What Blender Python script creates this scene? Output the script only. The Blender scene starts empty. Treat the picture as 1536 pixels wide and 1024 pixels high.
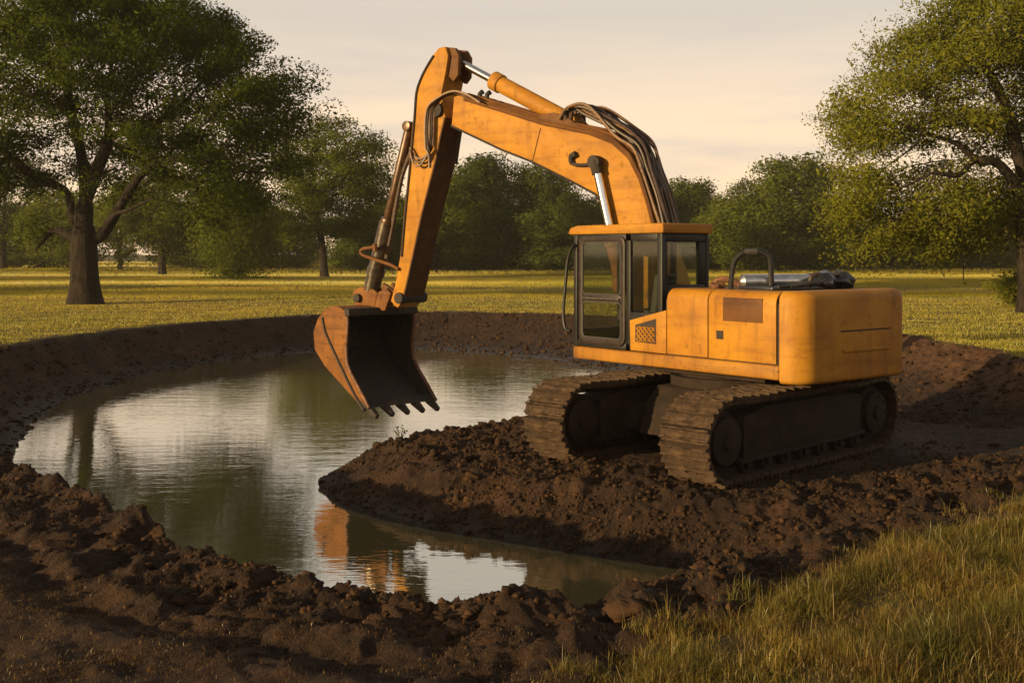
import bpy, bmesh, math, random
import numpy as np
from mathutils import Vector, Matrix
random.seed(7); RNG = np.random.default_rng(11)
S = bpy.context.scene
C = S.collection
R = math.radians
# ------------------------------------------------------------------ camera
EYE = 2.40            # metres above the meadow
F = 1700.0            # focal length in photo pixels (1536 wide)
HOR = 380.0           # row of the horizon in the photo
cam = bpy.data.cameras.new('camera'); camo = bpy.data.objects.new('camera', cam); C.objects.link(camo)
camo.location = (0, 0, EYE); camo.rotation_euler = (R(90), 0, 0)
cam.sensor_width = 36; cam.lens = 36*F/1536; cam.shift_y = -(512-HOR)/1536
cam.clip_start = 0.1; cam.clip_end = 3000
S.camera = camo
# ------------------------------------------------------------------ light
SUN_EL = 10.0
SUN_AZ = (-0.845, -0.535)          # horizontal direction towards the sun
SUN_STR = 5.0
SKY_STR = 0.10
S.view_settings.view_transform = 'Standard'; S.view_settings.look = 'None'
S.view_settings.exposure = 0.75; S.view_settings.gamma = 1.0
sun = bpy.data.lights.new('sun', 'SUN'); suno = bpy.data.objects.new('sun', sun); C.objects.link(suno)
sun.energy = SUN_STR; sun.angle = R(0.6); sun.color = (1.0, 0.73, 0.37)
ce = math.cos(R(SUN_EL))
tosun = Vector((SUN_AZ[0]*ce, SUN_AZ[1]*ce, math.sin(R(SUN_EL)))).normalized()
suno.rotation_euler = tosun.to_track_quat('Z', 'Y').to_euler()
suno.location = (-30, -30, 30)
W = bpy.data.worlds.new('World'); S.world = W; W.use_nodes = True
nt = W.node_tree; nt.nodes.clear()
def N(t, typ, **kw):
    n = t.nodes.new(typ)
    for k, v in kw.items():
        if k.startswith('i_'):
            n.inputs[int(k[2:]) if k[2:].isdigit() else k[2:].replace('_', ' ')].default_value = v
        else: setattr(n, k, v)
    return n
def ramp(t, stops, fac=None, interp='LINEAR'):
    n = t.nodes.new('ShaderNodeValToRGB'); cr = n.color_ramp; cr.interpolation = interp
    while len(cr.elements) < len(stops): cr.elements.new(0.5)
    for e, (p, c) in zip(cr.elements, stops):
        e.position = p; e.color = (c[0], c[1], c[2], 1) if not isinstance(c, (int, float)) else (c, c, c, 1)
    if fac is not None: t.links.new(fac, n.inputs[0])
    return n
def mixc(t, fac, a, b, blend='MIX'):
    n = t.nodes.new('ShaderNodeMix'); n.data_type = 'RGBA'; n.blend_type = blend
    for si, v in ((0, fac), (6, a), (7, b)):
        sock = n.inputs[si]
        if isinstance(v, bpy.types.NodeSocket): t.links.new(v, sock)
        elif isinstance(v, (int, float)): sock.default_value = v if si == 0 else (v, v, v, 1)
        else: sock.default_value = (v[0], v[1], v[2], 1)
    return n.outputs[2]
def mathn(t, op, a, b=0.0, clamp=False):
    n = t.nodes.new('ShaderNodeMath'); n.operation = op; n.use_clamp = clamp
    for sock, v in zip(n.inputs, (a, b)):
        if isinstance(v, bpy.types.NodeSocket): t.links.new(v, sock)
        else: sock.default_value = v
    return n.outputs[0]
tc = N(nt, 'ShaderNodeTexCoord')
sp = N(nt, 'ShaderNodeSeparateXYZ'); nt.links.new(tc.outputs['Generated'], sp.inputs[0])
grad = ramp(nt, [(0.0, (7.9, 5.5, 3.2)), (0.06, (7.6, 5.6, 3.65)), (0.12, (6.9, 5.25, 3.65)), (0.16, (5.9, 4.75, 3.6)), (0.205, (4.7, 4.1, 3.4)), (0.25, (5.6, 4.9, 4.0)), (0.36, (5.6, 5.2, 4.7)), (0.50, (2.2, 2.0, 1.7)), (1.0, (0.85, 0.8, 0.75))], sp.outputs[2])
mp = N(nt, 'ShaderNodeMapping'); mp.inputs['Scale'].default_value = (2.6, 2.6, 17.0); nt.links.new(tc.outputs['Generated'], mp.inputs[0])
cn = N(nt, 'ShaderNodeTexNoise', i_Scale=1.6, i_Detail=6.0, i_Roughness=0.55); nt.links.new(mp.outputs[0], cn.inputs['Vector'])
cf = ramp(nt, [(0.47, 0.0), (0.66, 1.0)], cn.outputs[0])
cfac = mathn(nt, 'MULTIPLY', cf.outputs[0], 0.6)
skyc = mixc(nt, cfac, grad.outputs[0], (4.6, 4.0, 3.5))
sky = N(nt, 'ShaderNodeTexSky', sky_type='NISHITA'); sky.sun_disc = False
sky.sun_elevation = R(SUN_EL); sky.sun_rotation = math.atan2(SUN_AZ[0], SUN_AZ[1]); sky.dust_density = 4.0
tot = mixc(nt, 0.14, skyc, sky.outputs[0])
bg = N(nt, 'ShaderNodeBackground'); bg.inputs[1].default_value = SKY_STR; nt.links.new(tot, bg.inputs[0])
wo = N(nt, 'ShaderNodeOutputWorld'); nt.links.new(bg.outputs[0], wo.inputs[0])

# ------------------------------------------------------------------ numeric noise
def _hash(ix, iy, seed):
    h = (ix*374761393 + iy*668265263 + seed*2147483647) & 0xFFFFFFFF
    h = ((h ^ (h >> 13))*1274126177) & 0xFFFFFFFF
    return (h ^ (h >> 16)) & 0xFFFFFFFF
def perlin(x, y, seed=0):
    x = np.asarray(x, float); y = np.asarray(y, float)
    ix = np.floor(x).astype(np.int64); iy = np.floor(y).astype(np.int64)
    fx = x-ix; fy = y-iy
    u = fx**3*(fx*(fx*6-15)+10); v = fy**3*(fy*(fy*6-15)+10)
    def g(i, j):
        a = _hash(ix+i, iy+j, seed)*(2*math.pi/4294967296.0)
        return np.cos(a)*(fx-i)+np.sin(a)*(fy-j)
    return ((g(0, 0)*(1-u)+g(1, 0)*u)*(1-v)+(g(0, 1)*(1-u)+g(1, 1)*u)*v)*1.5
def fbm(x, y, octv=4, seed=0, gain=0.5, lac=2.03):
    s = 0; a = 1.0
    for k in range(octv):
        s = s+a*perlin(x, y, seed+k*17); x = x*lac+13.1; y = y*lac+7.7; a *= gain
    return s
def ridged(x, y, octv=4, seed=0):
    s = 0; a = 1.0
    for k in range(octv):
        s = s+a*(1-np.abs(perlin(x, y, seed+k*17))*2); x = x*2.1+3.1; y = y*2.1+9.7; a *= 0.5
    return s-0.9
def sstep(a, b, x):
    t = np.clip((x-a)/(b-a), 0, 1); return t*t*(3-2*t)
def polydist(X, Y, poly, closed=True):
    d = np.full(X.shape, 1e9); ins = np.zeros(X.shape, bool)
    n = len(poly)
    for i in range(n if closed else n-1):
        x0, y0 = poly[i]; x1, y1 = poly[(i+1) % n]
        dx, dy = x1-x0, y1-y0
        t = np.clip(((X-x0)*dx+(Y-y0)*dy)/(dx*dx+dy*dy+1e-12), 0, 1)
        d = np.minimum(d, np.hypot(X-x0-t*dx, Y-y0-t*dy))
        if closed and y0 != y1:
            c = ((y0 > Y) != (y1 > Y)) & (X < (x1-x0)*(Y-y0)/(y1-y0)+x0)
            ins ^= c
    return d, ins
def chaikin(p, k=2):
    for _ in range(k):
        q = []
        for i in range(len(p)):
            a, b = p[i], p[(i+1) % len(p)]
            q += [(a[0]*.75+b[0]*.25, a[1]*.75+b[1]*.25), (a[0]*.25+b[0]*.75, a[1]*.25+b[1]*.75)]
        p = q
    return p

# ------------------------------------------------------------------ mesh helpers
class MB:
    def __init__(s): s.v = []; s.f = []
    def add(s, v, f):
        o = len(s.v); s.v += [tuple(p) for p in v]; s.f += [tuple(i+o for i in q) for q in f]; return s
    def prism(s, pts, w0, w1, fn):
        """pts: outline in a plane; fn(a, w, b) maps plane coords + depth to the world."""
        n = len(pts)
        v = [fn(a, w0, b) for a, b in pts]+[fn(a, w1, b) for a, b in pts]
        f = [tuple(range(n)), tuple(range(2*n-1, n-1, -1))]+[(i, i+n, (i+1) % n+n, (i+1) % n) for i in range(n)]
        return s.add(v, f)
    def box(s, a0, a1, w0, w1, z0, z1, fn):
        return s.prism([(a0, z0), (a1, z0), (a1, z1), (a0, z1)], w0, w1, fn)
    def tube(s, path, rad, n=8, cap=True):
        P = [Vector(p) for p in path]; m = len(P)
        if not hasattr(rad, '__len__'): rad = [rad]*m
        up = None; rings = []
        for i in range(m):
            t = (P[min(i+1, m-1)]-P[max(i-1, 0)])
            t = t.normalized() if t.length > 1e-9 else Vector((0, 0, 1))
            if up is None:
                up = Vector((0, 0, 1)) if abs(t.z) < .9 else Vector((1, 0, 0))
            a = t.cross(up)
            if a.length < 1e-6: a = t.orthogonal()
            a.normalize(); b = a.cross(t).normalized(); up = b
            rings.append([P[i]+(a*math.cos(k*2*math.pi/n)+b*math.sin(k*2*math.pi/n))*rad[i] for k in range(n)])
        v = [p for r in rings for p in r]; f = []
        for i in range(m-1):
            for k in range(n):
                f.append((i*n+k, i*n+(k+1) % n, (i+1)*n+(k+1) % n, (i+1)*n+k))
        if cap: f += [tuple(range(n-1, -1, -1)), tuple(range((m-1)*n, m*n))]
        return s.add(v, f)
    def cyl(s, p0, p1, r, n=20): return s.tube([p0, p1], r, n)
    def build(s, name, mat, parent=None, bevel=0, seg=2, smooth=35, origin=None):
        o0 = Vector(origin) if origin is not None else (parent_origin(parent) if parent else Vector((0, 0, 0)))
        me = bpy.data.meshes.new(name)
        me.from_pydata([tuple(Vector(p)-o0) for p in s.v], [], s.f)
        bm = bmesh.new(); bm.from_mesh(me)
        bmesh.ops.recalc_face_normals(bm, faces=bm.faces)
        if bevel:
            ed = [e for e in bm.edges if e.is_manifold and e.calc_face_angle(0) > R(25)]
            bmesh.ops.bevel(bm, geom=ed, offset=bevel, segments=seg, affect='EDGES', clamp_overlap=True, profile=0.5)
        bm.to_mesh(me); bm.free()
        me.polygons.foreach_set('use_smooth', [True]*len(me.polygons)); me.set_sharp_from_angle(angle=R(smooth))
        me.materials.append(mat)
        ob = bpy.data.objects.new(name, me); C.objects.link(ob)
        if parent: ob.parent = parent
        else: ob.location = o0
        return ob
def parent_origin(p):
    v = Vector((0, 0, 0))
    while p is not None: v = v+p.location; p = p.parent
    return v
def npmesh(name, verts, quads=None, tris=None, mat=None, smooth=False, parent=None, loc=None):
    me = bpy.data.meshes.new(name)
    nq = 0 if quads is None else len(quads); ntr = 0 if tris is None else len(tris)
    me.vertices.add(len(verts)); me.vertices.foreach_set('co', np.asarray(verts, np.float32).ravel())
    li = []
    if nq: li.append(np.asarray(quads, np.int32).ravel())
    if ntr: li.append(np.asarray(tris, np.int32).ravel())
    li = np.concatenate(li); me.loops.add(len(li)); me.loops.foreach_set('vertex_index', li)
    st = np.concatenate([np.arange(nq)*4, nq*4+np.arange(ntr)*3]).astype(np.int32)
    me.polygons.add(nq+ntr); me.polygons.foreach_set('loop_start', st)
    if smooth: me.polygons.foreach_set('use_smooth', np.ones(nq+ntr, bool))
    me.update(calc_edges=True); me.validate()
    if mat: me.materials.append(mat)
    ob = bpy.data.objects.new(name, me); C.objects.link(ob)
    if parent: ob.parent = parent
    if loc is not None: ob.location = loc
    return ob
def tag(o, label=None, cat=None, group=None, kind=None):
    if label: o['label'] = label
    if cat: o['category'] = cat
    if group: o['group'] = group
    if kind: o['kind'] = kind
    return o
def empty(name, loc):
    o = bpy.data.objects.new(name, None); o.empty_display_size = .3; o.location = loc; C.objects.link(o); return o
def spline(P, k=8):
    """Catmull-Rom through points"""
    P = [Vector(p) for p in P]; out = []
    for i in range(len(P)-1):
        a = P[max(i-1, 0)]; b = P[i]; c = P[i+1]; d = P[min(i+2, len(P)-1)]
        for j in range(k):
            t = j/k
            out.append(.5*((2*b)+(c-a)*t+(2*a-5*b+4*c-d)*t*t+(3*b-a-3*c+d)*t**3))
    out.append(P[-1]); return out

# ------------------------------------------------------------------ materials
def newmat(name):
    m = bpy.data.materials.new(name); m.use_nodes = True; t = m.node_tree
    b = t.nodes['Principled BSDF']; return m, t, b
def objco(t): return N(t, 'ShaderNodeTexCoord').outputs['Object']
def noise(t, vec, scale, detail=4.0, rough=0.55, sc=None):
    if sc:
        mpn = N(t, 'ShaderNodeMapping'); mpn.inputs['Scale'].default_value = sc; t.links.new(vec, mpn.inputs[0]); vec = mpn.outputs[0]
    n = N(t, 'ShaderNodeTexNoise', i_Scale=scale, i_Detail=detail, i_Roughness=rough); t.links.new(vec, n.inputs['Vector'])
    return n.outputs[0]
def bump(t, b, h, strength=.3, dist=.02):
    n = N(t, 'ShaderNodeBump'); n.inputs['Strength'].default_value = strength; n.inputs['Distance'].default_value = dist
    t.links.new(h, n.inputs['Height']); t.links.new(n.outputs[0], b.inputs['Normal']); return n
def paint(name, base, dark, rust, amount=.5, rough=.48):
    """worn machine enamel: faded patches, long wear streaks, rust and caked dirt"""
    m, t, b = newmat(name); co = objco(t)
    n1 = noise(t, co, 1.7, 6, .6); n2 = noise(t, co, 9, 6, .65); n3 = noise(t, co, 3.2, 5, .6, (.25, .25, 2.4)); n4 = noise(t, co, 60, 3, .6)
    c = mixc(t, ramp(t, [(.36, 0.0), (.68, 1.0)], n1).outputs[0], base, dark)
    c = mixc(t, mathn(t, 'MULTIPLY', ramp(t, [(.50, 0.0), (.66, 1.0)], n3).outputs[0], .42*amount), c, rust)
    c = mixc(t, mathn(t, 'MULTIPLY', ramp(t, [(.58, 0.0), (.70, 1.0)], n2).outputs[0], .75*amount), c, rust)
    c = mixc(t, mathn(t, 'MULTIPLY', ramp(t, [(.62, 0.0), (.72, 1.0)], n4).outputs[0], .35*amount), c, (.09, .045, .02))
    n5 = noise(t, co, 2.6, 5, .62, (3.2, 3.2, .35)); n6 = noise(t, co, .8, 4, .6)
    c = mixc(t, mathn(t, 'MULTIPLY', mathn(t, 'MULTIPLY', ramp(t, [(.52, 0.0), (.70, 1.0)], n5).outputs[0], ramp(t, [(.38, 0.0), (.60, 1.0)], n6).outputs[0]), .65*amount), c, (.085, .036, .012))
    t.links.new(c, b.inputs['Base Color'])
    rr = N(t, 'ShaderNodeMapRange'); rr.inputs[3].default_value = rough-.1; rr.inputs[4].default_value = rough+.3
    t.links.new(n2, rr.inputs[0]); t.links.new(rr.outputs[0], b.inputs['Roughness'])
    b.inputs['Specular IOR Level'].default_value = .22
    bump(t, b, mathn(t, 'ADD', n2, mathn(t, 'MULTIPLY', n4, .4)), .16, .012)
    return m
M = {}
M['paint'] = paint('worn_orange_paint', (.355, .160, .0115), (.26, .104, .0095), (.12, .046, .011), .8)
M['paint_rail'] = paint('scuffed_rail_paint', (.31, .138, .013), (.20, .080, .010), (.09, .036, .011), 1.1)
M['paint_boom'] = paint('dusty_orange_paint', (.365, .163, .0125), (.265, .107, .010), (.12, .048, .012), .85, .55)
M['paint_dirty'] = paint('dirty_orange_paint', (.125, .050, .012), (.075, .029, .009), (.034, .016, .008), .95, .6)
M['paint_bucket'] = paint('scraped_bucket_paint', (.18, .070, .013), (.10, .038, .010), (.036, .017, .008), 1.3, .65)
def simple(name, col, rough=.5, metal=0., var=.3, nsc=12, bmp=.1, spec=.5):
    m, t, b = newmat(name); co = objco(t); n = noise(t, co, nsc, 5, .6)
    c2 = tuple(x*(1-var) for x in col); c3 = tuple(min(1, x*(1+var)) for x in col)
    t.links.new(ramp(t, [(.35, c2), (.65, c3)], n).outputs[0], b.inputs['Base Color'])
    b.inputs['Roughness'].default_value = rough; b.inputs['Metallic'].default_value = metal; b.inputs['Specular IOR Level'].default_value = spec
    if bmp: bump(t, b, n, bmp, .01)
    return m
M['black'] = simple('black_frame_paint', (.0085, .007, .0055), .5, 0, .4, 12, .1, .3)
M['rubber'] = simple('dusty_rubber', (.02, .017, .014), .6)
M['hose'] = simple('muddy_hose_rubber', (.045, .025, .014), .55, 0, .5, 20)
M['hosepale'] = simple('tan_hose_sleeve', (.13, .068, .030), .5, 0, .4, 20)
M['chrome'] = simple('polished_rod_chrome', (.75, .74, .72), .16, 1, .06, 6, .02)
M['steel'] = simple('dull_steel', (.16, .14, .12), .42, .8, .4, 14)
M['cylsteel'] = simple('oily_cylinder_steel', (.060, .045, .032), .32, .5, .5, 10)
M['cylbrown'] = simple('grimy_cylinder_paint', (.060, .027, .010), .38, .35, .5, 8)
M['silver'] = simple('silver_muffler', (.42, .42, .43), .25, .9, .2, 8)
M['tarp'] = simple('black_tarp', (.012, .012, .014), .3, 0, .4, 10, .4)
M['seam_and_shadow'] = simple('dark_seam_and_shadow', (.018, .010, .006), .8)
M['seat'] = simple('seat_fabric', (.03, .028, .026), .8)
M['rust'] = simple('rusty_steel', (.13, .055, .025), .7, .3, .5, 10, .3)
M['inside'] = simple('dark_muddy_steel', (.020, .013, .009), .8, .1, .5, 9, .5)
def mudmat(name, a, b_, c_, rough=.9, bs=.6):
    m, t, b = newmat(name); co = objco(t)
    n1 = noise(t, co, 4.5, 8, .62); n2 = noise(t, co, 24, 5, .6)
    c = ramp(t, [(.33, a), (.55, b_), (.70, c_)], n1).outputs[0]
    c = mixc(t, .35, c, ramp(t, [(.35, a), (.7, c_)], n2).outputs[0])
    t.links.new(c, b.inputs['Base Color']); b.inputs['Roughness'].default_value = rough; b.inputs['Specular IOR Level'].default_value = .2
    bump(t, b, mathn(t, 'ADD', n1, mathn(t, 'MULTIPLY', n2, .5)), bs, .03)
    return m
M['brownplate'] = mudmat('mottled_brown_plate', (.030, .015, .007), (.070, .030, .011), (.13, .052, .015), .75, .3)
M['trackmud'] = mudmat('mud_caked_track', (.014, .009, .006), (.042, .025, .014), (.105, .064, .035))
M['undermud'] = mudmat('mud_caked_steel', (.012, .008, .006), (.022, .014, .009), (.036, .023, .014))
M['bark'] = mudmat('rough_bark', (.008, .0055, .004), (.018, .013, .009), (.038, .027, .018), .95, 1.0)
m, t, b = newmat('furrowed_bark'); co = objco(t)
n1 = noise(t, co, 1.0, 6, .65, (7., 7., 1.1)); n2 = noise(t, co, 2.2, 5, .6)
c = mixc(t, .45, ramp(t, [(.35, (.007, .005, .0035)), (.55, (.022, .016, .011)), (.7, (.055, .040, .027))], n1).outputs[0], ramp(t, [(.35, (.010, .007, .005)), (.68, (.045, .034, .024))], n2).outputs[0])
t.links.new(c, b.inputs['Base Color']); b.inputs['Roughness'].default_value = .95; b.inputs['Specular IOR Level'].default_value = .15
bump(t, b, mathn(t, 'ADD', n1, mathn(t, 'MULTIPLY', n2, .6)), 1.0, .14); M['bark'] = m
# glass: thin tinted pane
m = bpy.data.materials.new('tinted_glass'); m.use_nodes = True; t = m.node_tree; t.nodes.clear()
tr = N(t, 'ShaderNodeBsdfTransparent'); tr.inputs[0].default_value = (.86, .88, .82, 1)
gl = N(t, 'ShaderNodeBsdfGlossy'); gl.inputs['Roughness'].default_value = .04
fr = N(t, 'ShaderNodeFresnel'); fr.inputs[0].default_value = 1.5
mx = N(t, 'ShaderNodeMixShader'); lw = N(t, 'ShaderNodeLayerWeight'); lw.inputs[0].default_value = .5; t.links.new(mathn(t, 'ADD', mathn(t, 'MULTIPLY', mathn(t, 'POWER', lw.outputs['Facing'], 4.0), .6), .05), mx.inputs[0]); t.links.new(tr.outputs[0], mx.inputs[1]); t.links.new(gl.outputs[0], mx.inputs[2])
t.links.new(mx.outputs[0], N(t, 'ShaderNodeOutputMaterial').inputs[0]); M['glass'] = m
# leaves & grass: diffuse + translucent, colour varied blade by blade
def leafmat(name, cols, trans=.35, patch=0, patchcols=None, rough=.6, psc=.15, tree=False, dry=None):
    m = bpy.data.materials.new(name); m.use_nodes = True; t = m.node_tree; t.nodes.clear()
    g = N(t, 'ShaderNodeNewGeometry'); rnd = g.outputs['Random Per Island']
    k = len(cols); c = ramp(t, [(i/(k-1), cc) for i, cc in enumerate(cols)], rnd).outputs[0]
    if patch:
        pn = noise(t, g.outputs['Position'], psc, 4, .6)
        c = mixc(t, mathn(t, 'MULTIPLY', ramp(t, [(.40, 0.), (.62, 1.)], pn).outputs[0], patch), c, patchcols)
        if dry: c = mixc(t, mathn(t, 'MULTIPLY', ramp(t, [(.50, 0.), (.66, 1.)], noise(t, g.outputs['Position'], psc*2.3, 5, .65)).outputs[0], .8), c, dry)
    d = N(t, 'ShaderNodeBsdfDiffuse'); t.links.new(c, d.inputs[0])
    if tree:
        pa = N(t, 'ShaderNodeAttribute', attribute_name='pn'); vt = N(t, 'ShaderNodeVectorTransform', vector_type='NORMAL', convert_from='OBJECT', convert_to='WORLD'); t.links.new(pa.outputs['Vector'], vt.inputs[0])
        vm = N(t, 'ShaderNodeVectorMath', operation='SCALE'); vm.inputs['Scale'].default_value = 2.2; t.links.new(vt.outputs[0], vm.inputs[0])
        va = N(t, 'ShaderNodeVectorMath', operation='ADD'); t.links.new(vm.outputs[0], va.inputs[0]); t.links.new(g.outputs['Normal'], va.inputs[1])
        vn = N(t, 'ShaderNodeVectorMath', operation='NORMALIZE'); t.links.new(va.outputs[0], vn.inputs[0]); t.links.new(vn.outputs[0], d.inputs['Normal'])
    tl = N(t, 'ShaderNodeBsdfTranslucent'); t.links.new(mixc(t, 1.0, c, (1.25, 1.15, .55), 'MULTIPLY'), tl.inputs[0])
    mx = N(t, 'ShaderNodeMixShader'); mx.inputs[0].default_value = trans; t.links.new(d.outputs[0], mx.inputs[1]); t.links.new(tl.outputs[0], mx.inputs[2])
    gs = N(t, 'ShaderNodeBsdfGlossy'); gs.inputs['Roughness'].default_value = .45; gs.inputs[0].default_value = (.8, .8, .7, 1)
    m2 = N(t, 'ShaderNodeMixShader'); m2.inputs[0].default_value = .0 if tree else .03; t.links.new(mx.outputs[0], m2.inputs[1]); t.links.new(gs.outputs[0], m2.inputs[2])
    t.links.new(m2.outputs[0], N(t, 'ShaderNodeOutputMaterial').inputs[0]); return m
M['leaf_dark'] = leafmat('dark_oak_leaves', [(.042, .064, .009), (.061, .086, .012), (.086, .110, .016)], .42, tree=True)
M['leaf_mid'] = leafmat('mid_green_leaves', [(.060, .082, .011), (.085, .106, .014), (.120, .134, .019)], .45, tree=True)
M['leaf_far'] = leafmat('distant_wood_leaves', [(.046, .066, .012), (.065, .087, .015), (.090, .107, .019)], .38, tree=True)
M['leaf_bright'] = leafmat('sunny_olive_leaves', [(.104, .122, .014), (.148, .155, .018), (.20, .188, .025)], .50, tree=True)
M['grass_field'] = leafmat('meadow_grass_blades', [(.31, .25, .030), (.36, .28, .036), (.42, .32, .05)], .42, .6, (.20, .21, .026), psc=.09)
M['grass_dry'] = leafmat('dry_seed_stems', [(.20, .13, .05), (.34, .24, .10)], .3)
M['grass_near'] = leafmat('tall_verge_grass_blades', [(.075, .060, .014), (.15, .115, .018), (.21, .15, .025), (.30, .19, .05)], .38, .75, (.060, .066, .010), psc=1.1, dry=(.125, .066, .022))
M['thatch'] = leafmat('dry_thatch_blades', [(.030, .015, .007), (.075, .040, .016), (.15, .082, .032)], .2)
M['sprig'] = leafmat('sprig_leaves', [(.05, .06, .012), (.09, .09, .02)], .3)

# ------------------------------------------------------------------ terrain
WATER = -1.20
PAD = -0.60
def px_at(px, py, z):            # point on a level plane z that the photo shows at (px, py)
    D = F*(EYE-z)/(py-HOR); return ((px-768)/F*D, D)
rim = chaikin([(-13.4, 29.2), (-12.0, 37.6), (-8.4, 44.6), (-4.1, 47.6), (2.0, 45.6), (7.2, 40.0), (10.4, 32.4), (11.0, 27.2), (10.6, 22.2), (12.6, 19.6), (16, 18.5), (16, 15.4), (12, 14.6), (8.2, 13.6), (5.2, 12.2), (3.7, 10.9), (2.5, 9.75), (1.35, 8.5), (.72, 8.15), (-.17, 7.8), (-1.0, 8.15), (-1.8, 8.5), (-2.35, 8.95), (-3.5, 10.45), (-5.3, 12.6), (-7.2, 14.6), (-9.6, 17.0), (-11.8, 20.6)], 1)
wline = chaikin([(-3.10, 18.2), (-2.9, 17.2), (-2.35, 15.95), (-1.35, 14.95), (-.15, 14.2), (1.02, 13.4), (2.05, 12.85), (2.75, 12.45), (2.6, 11.9), (1.7, 11.1), (.8, 10.35), (-.2, 10.0), (-1.1, 10.3), (-2.3, 11.1), (-3.5, 12.2), (-4.8, 14.2), (-7.15, 16.9), (-9.1, 20.3), (-10.35, 25), (-11.0, 29.3), (-10.5, 35), (-8.4, 40.3), (-4.3, 42.2), (-1.1, 39.8), (.8, 37.2), (2.0, 35), (3.5, 31), (4.0, 27.5), (2.8, 24.2), (.9, 22.4), (-.4, 21.4), (-1.5, 20.5), (-2.6, 19.3)], 1)
padp = [(0.5, 17.4), (1.9, 14.5), (3.2, 13.9), (6.8, 16.4), (12, 16.2), (12, 18), (9.0, 19.6), (6.0, 21.6), (3.2, 21.8), (1.2, 20.2)]
soilp = chaikin([(-60, -8), (0.4, -8), (-.35, 3.5), (0.15, 5.6), (.62, 6.75), (1.4, 7.45), (2.25, 8.35), (3.45, 9.6), (5.1, 11.55), (8, 13.2), (12, 14.2), (16.5, 15), (17, 19), (12.7, 20.0), (10.8, 22.3), (11.2, 27.3), (10.6, 32.6), (7.4, 40.2), (2.1, 45.9), (-4.1, 47.9), (-8.6, 44.9), (-12.2, 37.8), (-13.6, 29.2), (-12.3, 22.5), (-14, 18.6), (-20, 17), (-60, 18)], 1)
def terrain(X, Y):
    dr, inr = polydist(X, Y, rim); dw, inw = polydist(X, Y, wline); dp, inp = polydist(X, Y, padp)
    ds, ins = polydist(X, Y, soilp)
    nz = fbm(X*.55, Y*.55, 3, 5)
    z = fbm(X*.03, Y*.03, 3, 9)*.10*sstep(16, 60, Y)           # gentle meadow swells
    t = np.clip(dr/(dr+dw+1e-6), 0, 1)
    far = sstep(20, 30, Y)
    prof = (1-far)*(1-(1-t)**1.5)+far*(1-(1-t)**2.5)
    bank = WATER*prof
    bed = WATER-np.minimum(.9, .32*dw)
    zi = np.where(inw, bed, bank)
    z = np.where(inr, zi, z)
    pw = np.where(inp, 1, 1-sstep(0, 1.5, dp))*np.where(inw, 0, sstep(0, .9, dw))
    pw = np.where(inr | inp, pw, pw*sstep(1.2, 0, dr))
    padz = PAD+.6*sstep(7.5, 13.5, X)+.10*sstep(3.5, 1.2, X)*sstep(20, 17, Y)
    z = z*(1-pw)+padz*pw
    # spoil berm heaped along the near rim
    nearm = sstep(15.5, 12.5, Y)
    z = z+(.06*np.exp(-(dr/.5)**2)*(1+1.2*fbm(X*1.1, Y*1.1, 2, 77))-.05)*nearm*np.exp(-(dr/1.2)**2)*sstep(6.0, 3.5, X)
    z = z+.18*np.exp(-(dr/1.3)**2)*sstep(7, 9, X)*sstep(20.5, 23, Y)*sstep(36, 31, Y)
    # headland: heaped mound between pad and water
    hw = sstep(3.2, 2.0, X)*sstep(12.6, 13.4, Y)*sstep(24, 22, Y)*(~inw)
    z = np.where(hw > 0, np.maximum(z, z*(1-hw)+hw*(WATER+.04+.60*sstep(-.1, 1.25, dw))), z)
    # roughness
    soil = np.where(ins, sstep(-.25, .25, ds+.28*nz), sstep(.25, -.25, ds-.28*nz))
    land = np.where(inw, .06, 1.)
    flat = np.where(inp, 1-.75*sstep(.0, .9, dp), 1.)
    fore = 1-.66*sstep(.6, 1.8, dr)*(~inr)
    wx_ = X+.12*fbm(X*3, Y*3, 2, 51); wy_ = Y+.12*fbm(X*3, Y*3, 2, 52)
    bil = sum(np.abs(perlin(wx_*q, wy_*q, 60+i))*a_ for i, (q, a_) in enumerate(((1.6, .12), (3.9, .06), (8.5, .058), (17., .036))))-.07
    rough = .05*ridged(X*1.0, Y*1.0, 3, 21)-.03+bil+.02*fbm(X*3.1, Y*3.1, 3, 33)
    slopef = (1.0-.70*sstep(17, 28, Y)*sstep(8, 5, X)-.45*sstep(24, 34, Y)*sstep(5, 8, X))*np.where(inw, 1., .30+.70*sstep(.1, 1.0, dw))
    z = z+rough*soil*land*flat*fore*slopef*1.15
    z = z+(1-soil)*(.03*fbm(X*.8, Y*.8, 3, 61))
    z = z+soil*(~inr)*nearm*(.045*np.exp(-((dr-.95)/.10)**2)-.035*np.exp(-((dr-1.25)/.2)**2)+.03*np.exp(-((dr-1.6)/.12)**2))
    # verge of turf lies a touch above the dug soil
    z = z+(1-soil)*.05*sstep(26, 12, Y)*sstep(0, 1.5, ds)
    wet = np.clip(1-(z-WATER)/.22, 0, 1)
    return z, soil, wet, inr, inw, inp, dr, dw
def axis(parts):
    out = []
    for a, b, s in parts: out.append(np.arange(a, b-1e-9, s))
    return np.concatenate(out)
def geo(a, b, s0, g):
    out = [a]; s = s0
    while out[-1] < b: out.append(out[-1]+s); s *= g
    return np.array(out)
xs = np.concatenate([-geo(16, 900, .9, 1.22)[::-1], axis([(-16+.3, -10, .3), (-10, -6, .075), (-6, 6, .034), (6, 11, .06), (11, 16, .25)]), geo(16, 900, .9, 1.22)])
ys = np.concatenate([-geo(0, 120, 2, 1.4)[::-1], axis([(.8, 4.4, .4), (4.4, 5.6, .08), (5.6, 14, .032), (14, 22, .05), (22, 34, .12), (34, 50, .18)]), geo(50, 1500, .6, 1.13)])
GX, GY = np.meshgrid(xs, ys)
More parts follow.
